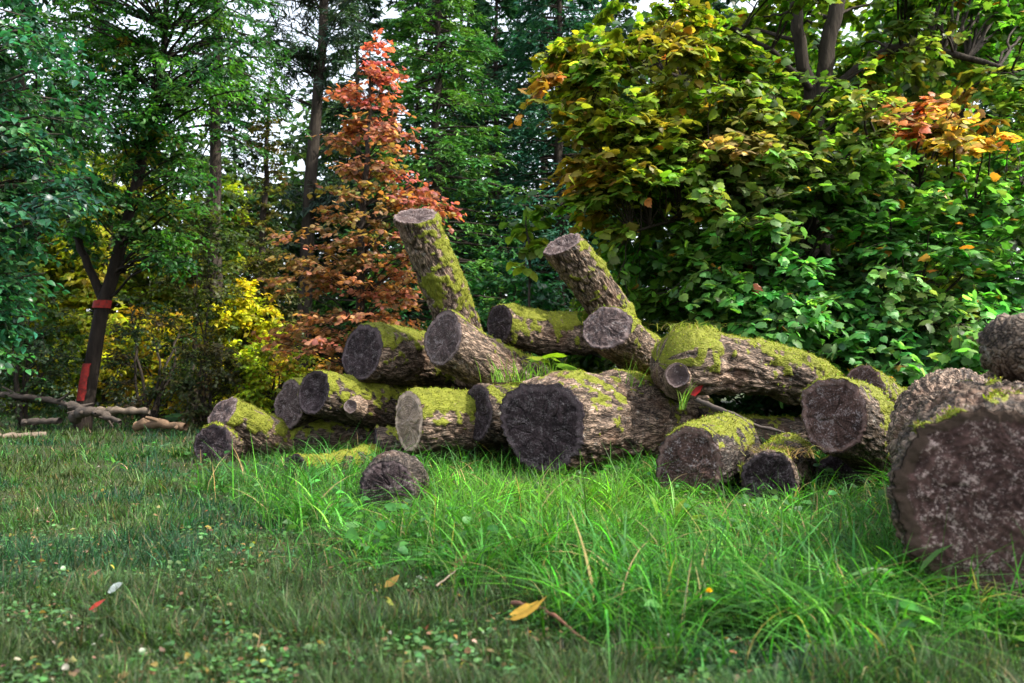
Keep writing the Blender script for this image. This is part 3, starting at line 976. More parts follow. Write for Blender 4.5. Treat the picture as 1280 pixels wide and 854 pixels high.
# --- pines and spruces behind
D = 18.5
pb = gpt(376, D)
cl = []
for x0, x1, y0, y1, d0, d1, n in [(315, 465, -220, 30, 17.5, 19.5, 90), (325, 450, 10, 120, 17.8, 19.2, 34), (340, 430, 225, 262, 18, 19, 9)]:
    for _ in range(n):
        cl.append(at(rng.uniform(x0, x1), rng.uniform(y0, y1), rng.uniform(d0, d1)))
for q in [(340, 262), (352, 240), (418, 262), (428, 230), (345, 180), (425, 175), (356, 130), (330, 300)]:
    cl.append(at(q[0], q[1], D))
broad_tree("pine_tree", "tall dark pine with bare side boughs against the white sky left of the red tree", "tree",
           [[(pb[0], D, pb[2] - .05, .17), P4(386, 270, D, .14), P4(394, 150, D, .12), P4(404, 40, D, .10), P4(410, -200, D, .05)]], np.array(cl),
           palette([(.022, .05, .030), (.03, .065, .03)], [1, 1]), BLADE, (.14, .22), crad=.5, twigs=8, lpt=12, mat=M_NEEDLE, flat=.6, brad=.022, width=.16)

conifer("spruce_tree", "tall green spruce right behind the red tree", gpt(545, 16.8), 10.5, 2.3, nb=210, zlo=.08, col=((.026, .115, .030), (.085, .200, .022)), tw=15, per=8, blade=(.11, .034))
conifer("spruce_tree", "dark spruce between the green spruce and the pale gap", gpt(620, 19.5), 10.8, 2.2, nb=180, zlo=.20, col=((.016, .075, .040), (.030, .110, .044)), tw=13, per=8, blade=(.13, .04))
sp0 = conifer("spruce_tree", "blue-dark spruce standing left of the maple's top", gpt(700, 18.0), 11.5, 2.4, nb=190, zlo=.22, col=((.014, .070, .048), (.026, .100, .054)), tw=14, per=8, blade=(.12, .036))
conifer("hemlock_tree", "drooping green hemlock above the leaning tree", gpt(265, 15.5), 11.2, 2.2, nb=150, zlo=.45, col=((.020, .090, .022), (.040, .125, .022)), tw=13, per=8, blade=(.10, .03), sag=.4)

# vine-covered trunk left of the pine
D = 16.5
vb = gpt(325, D)
cl = []
for y in np.arange(150, 500, 9):
    for _ in range(3):
        cl.append(at(330 + rng.normal(0, 15 + (y > 330) * 12), y, D + rng.normal(0, .2)))
broad_tree("ivy_clad_tree", "thin olive vine-clad trunk in front of the white sky gap", "tree", [[(vb[0], D, vb[2], .08), P4(328, 330, D, .07), P4(332, 220, D, .05), P4(338, 100, D, .02)]], np.array(cl),
           palette([(.09, .09, .02), (.06, .085, .02), (.13, .10, .025)], [3, 3, 1]), OVATE, (.06, .10), crad=.22, twigs=5, lpt=6, brad=.01)

# --- shrubs
def bush(name, label, px, d, w, h, dep, n, cols, wts, size, tpl=OVATE, mat=None, cat="shrub", lift=.0, per=(6, 8), crad=.3, group=None):
    b = gpt(px, d)
    c = []
    while len(c) < n:
        q = rdir(1)[0] * rng.uniform(.3, 1) ** .6
        p = np.array([b[0] + q[0] * w, b[1] + q[1] * dep, b[2] + lift + h * .5 + q[2] * h * .5])
        if p[2] > b[2] + .08:
            c.append(p)
    stems = []
    for k in range(5):
        e = b + np.array([rng.uniform(-.5, .5) * w, rng.uniform(-.5, .5) * dep, h * rng.uniform(.55, .85)])
        stems.append([(b[0] + rng.normal(0, .08), b[1] + rng.normal(0, .08), b[2] - .05, .03), (*(b * .5 + e * .5 + rng.normal(0, .08, 3)), .022), (*e, .008)])
    return broad_tree(name, label, cat, stems, np.array(c), palette(cols, wts), tpl, size, crad=crad, twigs=per[0], lpt=per[1], mat=mat, brad=.012, flat=.7, group=group, parts=("stems", "foliage"))


bush("shrub", "dense dark green shrub between the red tree and the maple", 625, 12.6, 1.15, 2.5, .9, 130, [(.016, .095, .032), (.028, .125, .032)], [1, 1], (.07, .10), crad=.32, mat=M_GLOSS)
bush("shrub", "green shrub low behind the two upright logs", 650, 11.2, .9, 1.45, .7, 80, [(.075, .145, .020), (.14, .20, .02), (.045, .11, .025)], [3, 2, 2], (.07, .10))
bush("shrub", "leafy green shrub under the maple's left boughs", 790, 10.8, 1.0, 1.7, .8, 90, [(.040, .11, .022), (.07, .14, .02)], [1, 1], (.08, .12))
bush("shrub", "low green shrub seen under the long mossy log", 940, 10.2, 1.0, 1.1, .5, 70, [(.04, .12, .03), (.03, .09, .03)], [1, 1], (.08, .12))
bush("shrub", "dark broad-leaved shrub under the maple beside the scaly logs", 1150, 9.3, 1.1, 1.3, .6, 80, [(.035, .11, .04), (.025, .08, .03)], [1, 1], (.10, .14), mat=M_GLOSS)
bush("shrub", "yellow shrub left of the red tree with sun glow painted into its leaves", 298, 15.2, .85, 2.5, .6, 120, [(.50, .46, .02), (.34, .40, .02), (.20, .26, .02)], [3, 3, 1], (.07, .11))  # sun shining through the understory is painted as yellow leaf colour
bush("shrub", "low shrub behind the mossy left end of the pile with yellow-green backlight painted on", 350, 13.6, .8, 1.3, .6, 90, [(.34, .38, .02), (.18, .26, .02), (.36, .24, .03)], [3, 2, 1], (.06, .09))  # leaf colours carry the low backlight
bush("shrub", "sparse yellow-lit shrub near the leaning tree's foot", 200, 16.2, 1.4, 2.2, .7, 130, [(.42, .40, .02), (.24, .28, .02), (.40, .28, .03)], [3, 2, 1], (.06, .10))  # yellow leaves stand in for light coming through from behind
bush("shrub", "bush far left behind the leaning tree with painted yellow-green backlight", 30, 16.8, 1.6, 2.6, .7, 130, [(.26, .30, .02), (.05, .09, .02)], [1, 2], (.07, .11))  # backlight painted into part of the leaves
bush("shrub", "dark twiggy shrub right of the red-marked trunk", 190, 13.9, .95, 2.2, .5, 45, [(.022, .048, .014), (.040, .060, .016), (.06, .05, .02)], [3, 2, 1], (.05, .08), crad=.3)
bush("shrub", "dark twiggy shrub left of the red-marked trunk", 30, 13.2, .8, 2.0, .5, 50, [(.020, .050, .018), (.030, .060, .018)], [1, 1], (.05, .08), crad=.3)
bush("shrub", "olive-brown shrub behind the slanted mossy log end", 262, 13.2, .55, 1.5, .5, 70, [(.055, .06, .018), (.10, .075, .03), (.035, .05, .015)], [2, 1, 2], (.05, .07), crad=.28)
bush("shrub", "dark olive shrub below the vine-clad trunk", 330, 15.8, .7, 3.2, .5, 90, [(.05, .06, .018), (.08, .085, .02)], [1, 1], (.06, .09), crad=.32)
bush("shrub", "upper olive foliage mass right of the leaning tree", 245, 14.6, .9, 2.6, .5, 60, [(.030, .060, .018), (.055, .075, .018)], [1, 1], (.06, .09), lift=1.2, crad=.32)

# small round-leaved sapling by the slanted log
D = 9.6
sb = gpt(660, D)
cl = np.array([at(x, y, D + rng.normal(0, .12)) for x, y in [(648, 245), (660, 262), (672, 275), (655, 290), (668, 300), (685, 305), (640, 280), (680, 260), (664, 318), (650, 330)]])
broad_tree("sapling", "bright round-leaved sapling poking up between the upright logs", "sapling", [[(sb[0], D, sb[2], .018), P4(662, 380, D, .014), P4(660, 300, D, .01), P4(655, 250, D, .004)]], cl,
           palette([(.14, .24, .025), (.09, .19, .03)], [1, 1]), ROUND, (.10, .14), crad=.16, twigs=3, lpt=4, brad=.008)

# --- far wood behind everything
fgroup = "far trees closing off the clearing"
protos = []
for k, (cols, lab) in enumerate([([(.030, .075, .025), (.050, .100, .025)], "far green broadleaf tree deep in the wood"), ([(.30, .32, .02), (.09, .14, .02)], "far broadleaf tree deep in the wood with yellow-green light painted into its leaves")]):  # second palette: sunlit foliage behind, painted as yellow leaves
    C = np.concatenate([ellipsoid_pts(75, (0, 0, 6.0), (2.8, 2.4, 3.6), .3), ellipsoid_pts(35, (0, 0, 2.6), (2.4, 2.0, 1.8), .3)])
    C[:, 2] = np.maximum(C[:, 2], .5)
    r = broad_tree("forest_tree", lab, "tree", [[(0, 0, 0, .22), (.1, 0, 3, .17), (0, .1, 6, .11), (.1, 0, 9, .03)]], C, palette(cols, [1, 1]), OVATE, (.20, .30), crad=1.0, twigs=7, lpt=8, group=fgroup)
    protos.append((r, lab))
cp_ = conifer("forest_tree", "far dark conifer deep in the wood", (0, 0, 0), 12.5, 2.6, nb=170, zlo=.05, col=((.014, .042, .026), (.024, .06, .03)), tw=12, per=7, blade=(.17, .055), group=fgroup)
protos.append((cp_, "far dark conifer deep in the wood"))
spots = [(0, -40, 23, 1.0), (1, 30, 18.5, .62), (1, 135, 18.8, .6), (1, 255, 20, .58), (1, 60, 26, .8), (2, 120, 29, 1.1), (0, 185, 24, .62), (1, 240, 30, .62), (1, 330, 34, .42), (1, 420, 33, .42), (2, 520, 27, 1.15), (2, 600, 30, 1.1), (0, 560, 24, .75), (2, 680, 26, 1.2),
         (2, 760, 24, 1.1), (0, 820, 21, 1.0), (0, 960, 19, 1.0), (1, 1080, 21, 1.0), (0, 1200, 18, 1.0), (2, 1290, 23, 1.2), (1, 1370, 19, .9), (0, 1480, 22, 1), (2, -140, 25, 1.1), (1, -60, 19, .6), (2, 20, 21, 1.1),
         (2, 318, 30, .6), (2, 290, 27, .85), (0, 305, 25, .72), (0, 405, 27, .8), (2, 445, 26, 1.1), (0, 430, 31, 1.2), (2, 575, 23, 1.0), (0, 215, 25, .9), (0, 690, 22, .55), (1, 640, 25, .5), (2, 470, 30, .9), (0, 1010, 27, 1.2), (0, 1150, 28, 1.2), (2, 890, 30, 1.2), (1, 130, 21, .45), (0, 285, 27, .42), (0, 395, 24, .36)]
used = set()
for k, px_, d, s in spots:
    src, lab = protos[k]
    p = gpt(px_, d)
    if k not in used:
        used.add(k)
        src.location = [float(v) for v in p]; src.scale = (s, s, s); src.rotation_euler = (0, 0, rng.uniform(0, 6))
    else:
        copy_tree(src, p, rng.uniform(0, 6), s, lab, fgroup)

# ------------------------------------------------------------------ grass


def blades(n_pts, L, W, lean, bend, seg, az):
    n = len(n_pts)
    t = np.linspace(0, 1, seg + 1)
    d = np.stack([np.cos(az), np.sin(az)], -1)
    hor = L[:, None] * (lean[:, None] * t + .7 * bend[:, None] * t ** 2)
    ver = L[:, None] * (t - .55 * np.minimum(bend, 1.3)[:, None] * t ** 2.2)
    ctr = np.zeros((n, seg + 1, 3))
    ctr[..., :2] = n_pts[:, None, :2] + d[:, None] * hor[..., None]
    ctr[..., 2] = n_pts[:, None, 2] + ver
    sd = np.stack([-d[:, 1], d[:, 0], np.zeros(n)], -1)
    tw = rng.uniform(-.8, .8, n)
    sd[:, :2] = sd[:, :2] * np.cos(tw)[:, None] + d * np.sin(tw)[:, None]
    w = W[:, None] * (np.array([.75] + [1 - (x ** 1.6) for x in t[1:-1]]))[None]
    Lf = ctr[:, :-1] - sd[:, None] * w[..., None] * .5
    Rt = ctr[:, :-1] + sd[:, None] * w[..., None] * .5
    v = np.empty((n, 2 * seg + 1, 3))
    v[:, 0:2 * seg:2] = Lf; v[:, 1:2 * seg:2] = Rt; v[:, -1] = ctr[:, -1]
    f = []
    for k in range(seg - 1):
        f.append([2 * k, 2 * k + 1, 2 * k + 3, 2 * k + 2])
    fq = (np.array(f)[None] + (np.arange(n) * (2 * seg + 1))[:, None, None]).reshape(-1, 4)
    ft = np.array([[2 * seg - 2, 2 * seg - 1, 2 * seg]])[None] + (np.arange(n) * (2 * seg + 1))[:, None, None]
    return v, [fq, ft.reshape(-1, 3)], ctr


CP0 = np.array([c[0] for c in CAPS]); CP1 = np.array([c[1] for c in CAPS]); CR = np.array([c[2] for c in CAPS])


def inside_logs(P, pad=0.0):
    out = np.zeros(len(P), bool)
    for a, b_, r in zip(CP0, CP1, CR):
        ab = b_ - a
        t = (P - a) @ ab / (ab @ ab)
        d = np.linalg.norm(P - a - np.clip(t, 0, 1)[:, None] * ab, axis=1)
        out |= (d < r + pad) & (t > -.02) & (t < 1.02)
    return out


def tall_mask(x, y):
    """how much of the long uncut grass stands here (0..1)"""
    P = np.stack([x * 1.3, y * 1.3, 0 * x], -1)
    w = (fbm(P, 4, 301) - .5) * 2.2
    # the mown edge runs from far left to the near right
    xs = np.array([-8, -4.2, -2.4, -1.2, -.4, .15, .8, 1.5, 3, 9])
    ys = np.array([9.2, 7.6, 5.6, 4.3, 3.35, 2.95, 2.55, 2.05, 1.9, 1.8])
    e = np.interp(x, xs, ys)
    m = sstep(-.25, .55, y - e + w * .9)
    far = 1 - sstep(8.6, 10.5, y + .25 * (x + 1) + w)
    return m * np.maximum(far, .12)


def scatter(n, d0, d1, pw=1.0):
    """ground points, evenly over the picture's width, thinner further out"""
    u = rng.random(n)
    k = -1.0 * pw
    y = (d0 ** k + u * (d1 ** k - d0 ** k)) ** (1 / k)
    x = rng.uniform(-.74, .74, n) * y
    return np.stack([x, y, ground_z(x, y)], -1)


# short turf
pts = np.concatenate([scatter(210000, 1.55, 9, .9), scatter(80000, 6, 22, .8)])
tm = tall_mask(pts[:, 0], pts[:, 1])
pts = pts[rng.random(len(pts)) > tm * .75]
pts = pts[~inside_logs(pts, -.02)]
n = len(pts)
cn = fbm(pts * np.array([1.6, 1.6, 0]), 4, 500)
thick = fbm(pts * np.array([5, 5, 0]), 2, 510)
L = rng.uniform(.025, .085, n) * (.45 + 1.15 * sstep(.3, .75, thick)) * (1 + .05 * pts[:, 1])
W = rng.uniform(.0022, .0060, n) * np.maximum(1, pts[:, 1] / 3.4)
v, f, ctr = blades(pts, L, W, rng.uniform(0, .7, n), rng.uniform(0, 1.0, n), 3, rng.uniform(0, 2 * PI, n))
g = np.array([.034, .080, .018]); ol = np.array([.044, .068, .020]); dk = np.array([.013, .054, .024])
c = np.where((cn > .55)[:, None], ol, np.where((cn < .42)[:, None], dk, g))
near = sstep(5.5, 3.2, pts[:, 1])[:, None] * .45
c = c * (1 - near) + np.array([.024, .058, .024]) * near  # foreground shade painted into the nearer blades
c = vary(c, n, .5, .14) * (.55 + .9 * fbm(pts * np.array([7, 7, 0]), 2, 555))[:, None]
st = rng.random(n) < .07
c[st] = vary((.12, .09, .05), st.sum(), .35, .1)
tag(link("lawn_grass", make_mesh("lawn_grass", v.reshape(-1, 3), f, {"Col": np.repeat(c, v.shape[1], 0)}), M_GRASS), "short trodden turf of the clearing in front of the pile", "grass", kind="stuff")

# clover, moss and dead bits in the turf
pts = scatter(30000, 1.6, 8, .9)
kp_ = (fbm(pts * np.array([2.5, 2.5, 0]), 3, 520) > .43) & (tall_mask(pts[:, 0], pts[:, 1]) < .6)
pts = pts[kp_]; n = len(pts)
pts[:, 2] += rng.uniform(.008, .045, n)
d = rdir(n, -.2, .3)
v, f, m = leaves(ROUND, pts, d, np.array([0, 0, 1.]) + rng.normal(0, .35, (n, 3)), rng.uniform(.010, .022, n))
c = vary((.050, .125, .035), n, .3, .12)
dead = rng.random(n) < .12
c[dead] = vary((.13, .09, .05), dead.sum(), .4, .15)
tag(link("clover_cover", make_mesh("clover_cover", v, [f], {"Col": np.repeat(c, m, 0)}), M_GLOSS), "low clover and small weeds mixed into the short turf", "ground cover", kind="stuff")

# tall grass
pts = np.concatenate([scatter(40000, 2.0, 9.5, .5), scatter(9000, 2.0, 4.2, .6)])
tc_ = scatter(900, 2.6, 8.6, .3)
tc_ = tc_[(tall_mask(tc_[:, 0], tc_[:, 1]) > .55) & ~inside_logs(tc_, .02)][:300]
TUS = np.repeat(tc_, 38, 0)
_a = rng.uniform(0, 2 * PI, len(TUS)); _r = np.abs(rng.normal(0, .035, len(TUS)))
TUS = TUS + np.stack([np.cos(_a) * _r, np.sin(_a) * _r, 0 * _r], -1)
tm = tall_mask(pts[:, 0], pts[:, 1])
clump = fbm(pts * np.array([3.2, 3.2, 0]), 3, 530)
pts = pts[(rng.random(len(pts)) < tm * sstep(.25, .6, clump) * 1.3)]
n_t = len(TUS)
pts = np.concatenate([pts, TUS])
n = len(pts)
cl_ = fbm(pts * np.array([1.7, 1.7, 0]), 3, 540)
dpth = tall_mask(pts[:, 0], pts[:, 1])
L = rng.uniform(.10, .36, n) * (.45 + .75 * dpth) * (.55 + .8 * cl_)
long_ = rng.random(n) < .14
L = np.minimum(np.where(long_, L * 1.6, L), .42)
L[-n_t:] = rng.uniform(.18, .52, n_t) * np.repeat(rng.uniform(.55, 1.0, len(tc_)), 38)
L *= np.where(pts[:, 1] > 8.5, .55, 1) * (1 - .45 * sstep(-1.6, -2.8, pts[:, 0]))
dip = np.zeros(n)
for (qx, qy, rx, ry) in [(-.66, 4.35, .24, .5), (1.08, 4.85, .34, .75), (1.46, 4.6, .30, .75), (.2, 6.0, .5, .6), (-2.6, 7.2, .4, .8), (1.95, 5.0, .3, .6)]:
    dip = np.maximum(dip, np.exp(-(((pts[:, 0] - qx) / rx) ** 2 + ((pts[:, 1] - qy) / ry) ** 2)))
L = L * (1 - .8 * dip)
W = rng.uniform(.0035, .0105, n); W[-n_t:] *= 1.35
AZ = rng.uniform(0, 2 * PI, n); AZ[-n_t:] = _a + rng.normal(0, .4, n_t)
BE = np.clip(np.abs(rng.normal(.95, .5, n)), 0, 1.75); BE[-n_t:] = rng.uniform(.5, 1.7, n_t)
v, f, ctr = blades(pts, L, W, np.abs(rng.normal(.25, .3, n)), BE, 6, AZ)
bad = np.zeros(n, bool)
for k in (0, 2, 4, 6):
    bad |= inside_logs(ctr[:, k], -.005)
keep = ~bad
g1 = np.array([.050, .160, .013]); g2 = np.array([.084, .200, .014]); g3 = np.array([.026, .105, .026])
k = rng.random((n, 1))
sun_patch = np.exp(-(((pts[:, 0] - .25) / .9) ** 2 + ((pts[:, 1] - 5.0) / 1.2) ** 2))[:, None] * .7  # sunlit patch before the pile, painted into the blade colour
c = (g1 * (1 - k) + g3 * k) * (1 - sun_patch) + g2 * sun_patch
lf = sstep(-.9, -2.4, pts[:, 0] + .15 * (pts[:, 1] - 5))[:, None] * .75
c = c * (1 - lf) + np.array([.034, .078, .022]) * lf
c = vary(c, n, .46, .13)
c[-n_t:] *= np.repeat(np.exp(rng.normal(.1, .3, (len(tc_), 1))), 38, 0)
st = rng.random(n) < .05
c[st] = vary((.26, .21, .09), st.sum(), .3, .08)
nv = v.shape[1]
v = v[keep]; c = c[keep]; n = keep.sum()
seg = 6
fq = (np.array([[2 * a, 2 * a + 1, 2 * a + 3, 2 * a + 2] for a in range(seg - 1)])[None] + (np.arange(n) * nv)[:, None, None]).reshape(-1, 4)
ft = np.array([[2 * seg - 2, 2 * seg - 1, 2 * seg]]) + (np.arange(n) * nv)[:, None]
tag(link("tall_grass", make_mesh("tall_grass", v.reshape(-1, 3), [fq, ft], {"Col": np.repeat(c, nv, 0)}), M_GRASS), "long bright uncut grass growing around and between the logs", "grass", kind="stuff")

pts = scatter(5200, 2.3, 8.5, .5)
pts = pts[(tall_mask(pts[:, 0], pts[:, 1]) > .4) & (fbm(pts * np.array([2.2, 2.2, 0]), 3, 560) > .50)]
pts = pts[~inside_logs(pts, .03)]; n = len(pts)
pts[:, 2] += rng.uniform(.02, .15, n)
v, f, m = leaves(OVATE, pts, rdir(n, -.2, .5), np.array([0, -.2, 1.]) + rng.normal(0, .4, (n, 3)), rng.uniform(.03, .075, n), None, .4)
tag(link("weed_cover", make_mesh("weed_cover", v, [f], {"Col": np.repeat(vary((.05, .15, .035), n, .35, .14), m, 0)}), M_LEAF), "broad-leaved weeds mixed through the long grass", "weeds", kind="stuff")
# tufts of grass on top of and between the logs
def tuft(label, px, py, d, n, Lr, col=(.12, .24, .02), spread=.08, bend=.3):
    b_ = at(px, py, d)
    p = b_ + np.stack([rng.normal(0, spread, n), rng.normal(0, spread * .6, n), np.zeros(n)], -1)
    L = rng.uniform(*Lr, n)
    v, f, _ = blades(p, L, rng.uniform(.005, .009, n), np.abs(rng.normal(.2, .2, n)) + (bend > 1) * .5, np.clip(np.abs(rng.normal(bend, .3, n)), 0, 2.2), 5, rng.uniform(0, 2 * PI, n))
    c = vary(col, n, .25, .1)
    o = link("grass_tuft", make_mesh("grass_tuft", v.reshape(-1, 3) - b_, f, {"Col": np.repeat(c, v.shape[1], 0)}), M_GRASS)
    o.location = [float(x) for x in b_]
    tag(o, label, "grass tuft")


tuft("sunny grass tuft growing on top of the big central log", 655, 478, 7.3, 90, (.10, .30), spread=.15)
tuft("thin grass tuft in front of the short tilted-face log", 793, 484, 7.0, 16, (.18, .32), spread=.05)
tuft("single bright grass tuft before the knotted log end", 850, 512, 6.4, 9, (.16, .30), spread=.02)

tuft("dry straw hanging over the top of the knotted log end", 862, 414, 7.0, 90, (.08, .20), (.20, .19, .06), .13, 1.7)
tuft("dry straw lying over the low straw-topped log", 975, 572, 5.5, 80, (.10, .22), (.24, .17, .07), .10, 1.6)
# ------------------------------------------------------------------ weeds, leaves, debris


def weed(name, label, cat, base_pt, leaf_list, tpl, col, mat=None, stem_h=.12, leaf_part="leaf"):
    """leaf_list: (dx,dy,dz, length, width_factor, dir)"""
    b_ = np.asarray(base_pt, float)
    root = thing(name, label, cat, b_)
    acc = Acc()
    for (off, size, wf, d) in leaf_list:
        off = np.asarray(off, float)
        path = bez(np.zeros(3), np.array([off[0] * .3, off[1] * .3, off[2] * .8]), off, 6)
        v, q = tubes(path[None], np.linspace(.004, .002, 6)[None], 5)
        acc.add(v, [q], np.array(col) * .9)
    acc.build("stem", mat or M_LEAF, root, True)
    for (off, size, wf, d) in leaf_list:
        v, f, m = leaves(tpl, np.asarray([off], float), np.asarray([d], float), np.array([[0, -.25, 1.]]) + rng.normal(0, .15, (1, 3)), size, size * wf, .3)
        c = vary(col, 1, .15, .08)
        link("leaf", make_mesh("leaf", v, [f], {"Col": np.repeat(c, m, 0)}, True), mat or M_LEAF, root)
    return root


def gp(px, py):
    """ground point under a photo pixel"""
    lo, hi = 1.2, 60.0
    for _ in range(50):
        m = (lo + hi) / 2
        p = at(px, py, m)
        if p[2] > float(ground_z(p[0], p[1])): lo = m
        else: hi = m
    p = at(px, py, lo)
    p[2] = float(ground_z(p[0], p[1]))
    return p


def radial(n, h, spread, size, wf, up=.2, a0=0):
    out = []
    for k in range(n):
        a = a0 + k / n * 2 * PI + random.uniform(-.3, .3)
        d = np.array([math.cos(a), math.sin(a), up + random.uniform(-.1, .2)])
        s = size * random.uniform(.75, 1.2)
        out.append((np.array([math.cos(a) * spread, math.sin(a) * spread, h * random.uniform(.75, 1.15)]), s, wf, d))
    return out


weed("broad_leaf_plant", "broad pale green leaves beside the slanted mossy log end", "plant", gp(228, 540), radial(5, .22, .06, .22, .95, .25), ROUND, (.07, .19, .06))
weed("broad_leaf_plant", "bright yellow-green leaf plant on top behind the big central log", "plant", at(690, 480, 7.6), radial(5, .20, .05, .20, 1.0, .1), MAPLE, (.17, .30, .02))
weed("creeping_weed", "pale divided-leaf weed in the tall grass below the big central log", "weed", gp(738, 700) + [0, 0, 0], radial(8, .10, .05, .085, .75, .15), MAPLE, (.07, .19, .075))
weed("creeping_weed", "bluish divided-leaf weed right of the sunken dark log", "weed", gp(572, 668), radial(7, .10, .04, .075, .7, .2), MAPLE, (.06, .17, .085))
weed("broad_leaf_plant", "upright lime-green leaf pair in the grass below the round dark end", "plant", gp(835, 672), [((-.05, 0, .10), .11, .55, (-.15, 0, 1)), ((.04, .02, .09), .10, .5, (.3, 0, .9)), ((.09, -.02, .08), .09, .6, (.9, 0, .3))], OVATE, (.14, .26, .02))
weed("dock_plant", "long-leaved dock plant in front of the huge brown cut face", "plant", gp(1140, 772), [((-.02, 0, .12), .20, .30, (-.9, -.2, .25)), ((-.03, 0, .10), .17, .30, (-.85, .3, .05)), ((.02, 0, .13), .15, .30, (.4, -.2, .55)), ((.0, 0, .1), .15, .30, (.7, -.4, .3)), ((.03, .02, .10), .15, .4, (.9, .1, .1))], OVATE, (.085, .20, .055))
weed("broad_leaf_plant", "small rounded light green plant at the bottom right corner", "plant", gp(1262, 822), radial(9, .08, .06, .055, .85, .25), ROUND, (.11, .24, .03))
weed("broad_leaf_plant", "round-leaved weed in the grass before the straw-topped log", "plant", gp(912, 690), radial(5, .11, .05, .06, .9, .25), ROUND, (.07, .19, .06))
weed("creeping_weed", "low palmate weed in the mown turf at bottom right", "weed", gp(1075, 815), radial(9, .06, .05, .05, .7, .2), MAPLE, (.05, .14, .04))
weed("creeping_weed", "pale-leaved weed left in the short turf", "weed", gp(196, 568), radial(8, .08, .06, .08, .4, .3), OVATE, (.09, .19, .09))

# dandelion
dp = gp(886, 800)
dr = thing("dandelion", "single yellow dandelion in the tall grass", "flower", dp)
h_ = at(886, 740, dp[1]) - dp
acc = Acc(); v, q = tubes(bez(np.zeros(3), h_ * .5 + [.01, 0, 0], h_, 6)[None], np.full((1, 6), .0025), 5); acc.add(v, [q], (.08, .16, .04)); acc.build("stem", M_LEAF, dr, True)
n = 60
a = rng.uniform(0, 2 * PI, n); el = rng.uniform(.05, 1.4, n)
d = np.stack([np.cos(a) * np.cos(el), np.sin(a) * np.cos(el), np.sin(el)], -1)
v, f, m = leaves(BLADE, np.repeat(h_[None], n, 0), d, rdir(n), .015, .0045)
link("petals", make_mesh("petals", v, [f], {"Col": np.tile([.75, .48, .01], (len(v), 1))}), M_LEAF, dr)


def fallen(name, label, px, py, size, col, tpl=MAPLE, rot=0.0, lift=.035, wf=1.0, tilt=(0, -.5, 1), pt=None):
    p = (gp(px, py) if pt is None else np.asarray(pt)) + [0, 0, lift]
    d = np.array([[math.cos(rot), math.sin(rot), .1]])
    v, f, m = leaves(tpl, np.array([[0, 0, 0.]]), d, np.array([tilt], float), size, size * wf, .0)
    # curl the blade
    v[:, 2] += 1.2 * np.sum(v[:, :2] ** 2, 1) / size * .5
    c = np.tile(np.asarray(col, float), (len(v), 1)) * rng.uniform(.7, 1.25, (len(v), 1))
    o = link(name, make_mesh(name, v, [f], {"Col": c}), M_LEAF)
    o.location = [float(x) for x in p]
    tag(o, label, "leaf")
    return o


fallen("fallen_leaf", "big yellow-brown fallen leaf beside the reddish twig", 640, 806, .10, (.50, .30, .05), rot=-.05, wf=1.0, lift=.075, tilt=(0, -.12, 1))
fallen("fallen_leaf", "red fallen leaf in the turf at bottom left", 110, 790, .05, (.42, .035, .02), OVATE, .1, wf=1.0, lift=.065, tilt=(0, -.5, 1))
fallen("fallen_leaf", "pale silvery leaf in the turf at bottom left", 134, 764, .045, (.40, .46, .46), ROUND, .4, lift=.06)
fallen("fallen_leaf", "faded pink leaf in the turf above the pale silvery one", 108, 735, .05, (.35, .16, .10), OVATE, .2)
fallen("fallen_leaf", "small tan curled leaf in the turf near the bottom centre", 480, 748, .06, (.30, .19, .05), OVATE, .6)
fallen("fallen_leaf", "brown dry leaf at the edge of the long grass", 560, 730, .10, (.20, .12, .06), OVATE, .8, wf=.7)
fallen("fallen_leaf", "red leaf caught under the knotted log end", 872, 496, .11, (.30, .012, .012), OVATE, .05, lift=0, pt=at(862, 493, 6.72), tilt=(0, -1, .5))
# a scatter of small leaf litter that nobody could count
pts = scatter(2600, 1.7, 12, .9); n = len(pts); pts[:, 2] += rng.uniform(.005, .04, n)
v, f, m = leaves(OVATE, pts, rdir(n, -.2, .2), np.array([0, 0, 1.]) + rng.normal(0, .4, (n, 3)), rng.uniform(.008, .026, n) * np.exp(rng.normal(0, .3, n)), None, .9)
pc = np.array([(.22, .13, .06), (.30, .20, .07), (.16, .07, .04), (.34, .30, .24), (.30, .28, .05)])[rng.integers(0, 5, n)]
tag(link("leaf_litter", make_mesh("leaf_litter", v, [f], {"Col": np.repeat(vary(pc, n, .3, .1), m, 0)}), M_LEAF), "small dry leaf bits strewn through the turf", "leaf litter", kind="stuff")


def stick(name, label, pts, r0, r1, mat, cat="twig", sub=0):
    pts = np.asarray(pts, float)
    b_ = pts[0].copy()
    p = smooth_path(np.concatenate([pts - b_, np.linspace(r0, r1, len(pts))[:, None]], 1), 16)
    p[1:-1, :3] += rng.normal(0, r0 * .25, (14, 3)) * (1 if r0 < .03 else .5)
    p[:, 3] *= rng.uniform(.75, 1.15, 16)
    acc = Acc()
    v, q = tubes(p[None, :, :3], p[None, :, 3], 8)
    acc.add(v, [q])
    for k in range(sub):
        s = rng.integers(3, 14)
        e = p[s, :3] + rng.normal(0, 1, 3) * np.array([.25, .2, .15]) * np.linalg.norm(p[-1, :3]) * .5
        v, q = tubes(bez(p[s, :3], (p[s, :3] + e) / 2 + rng.normal(0, .02, 3), e, 5)[None], np.linspace(p[s, 3] * .6, r1 * .4, 5)[None], 5)
        acc.add(v, [q])
    o = acc.build(name, mat, None, True)
    o.location = [float(x) for x in b_]
    tag(o, label, cat)
    return o


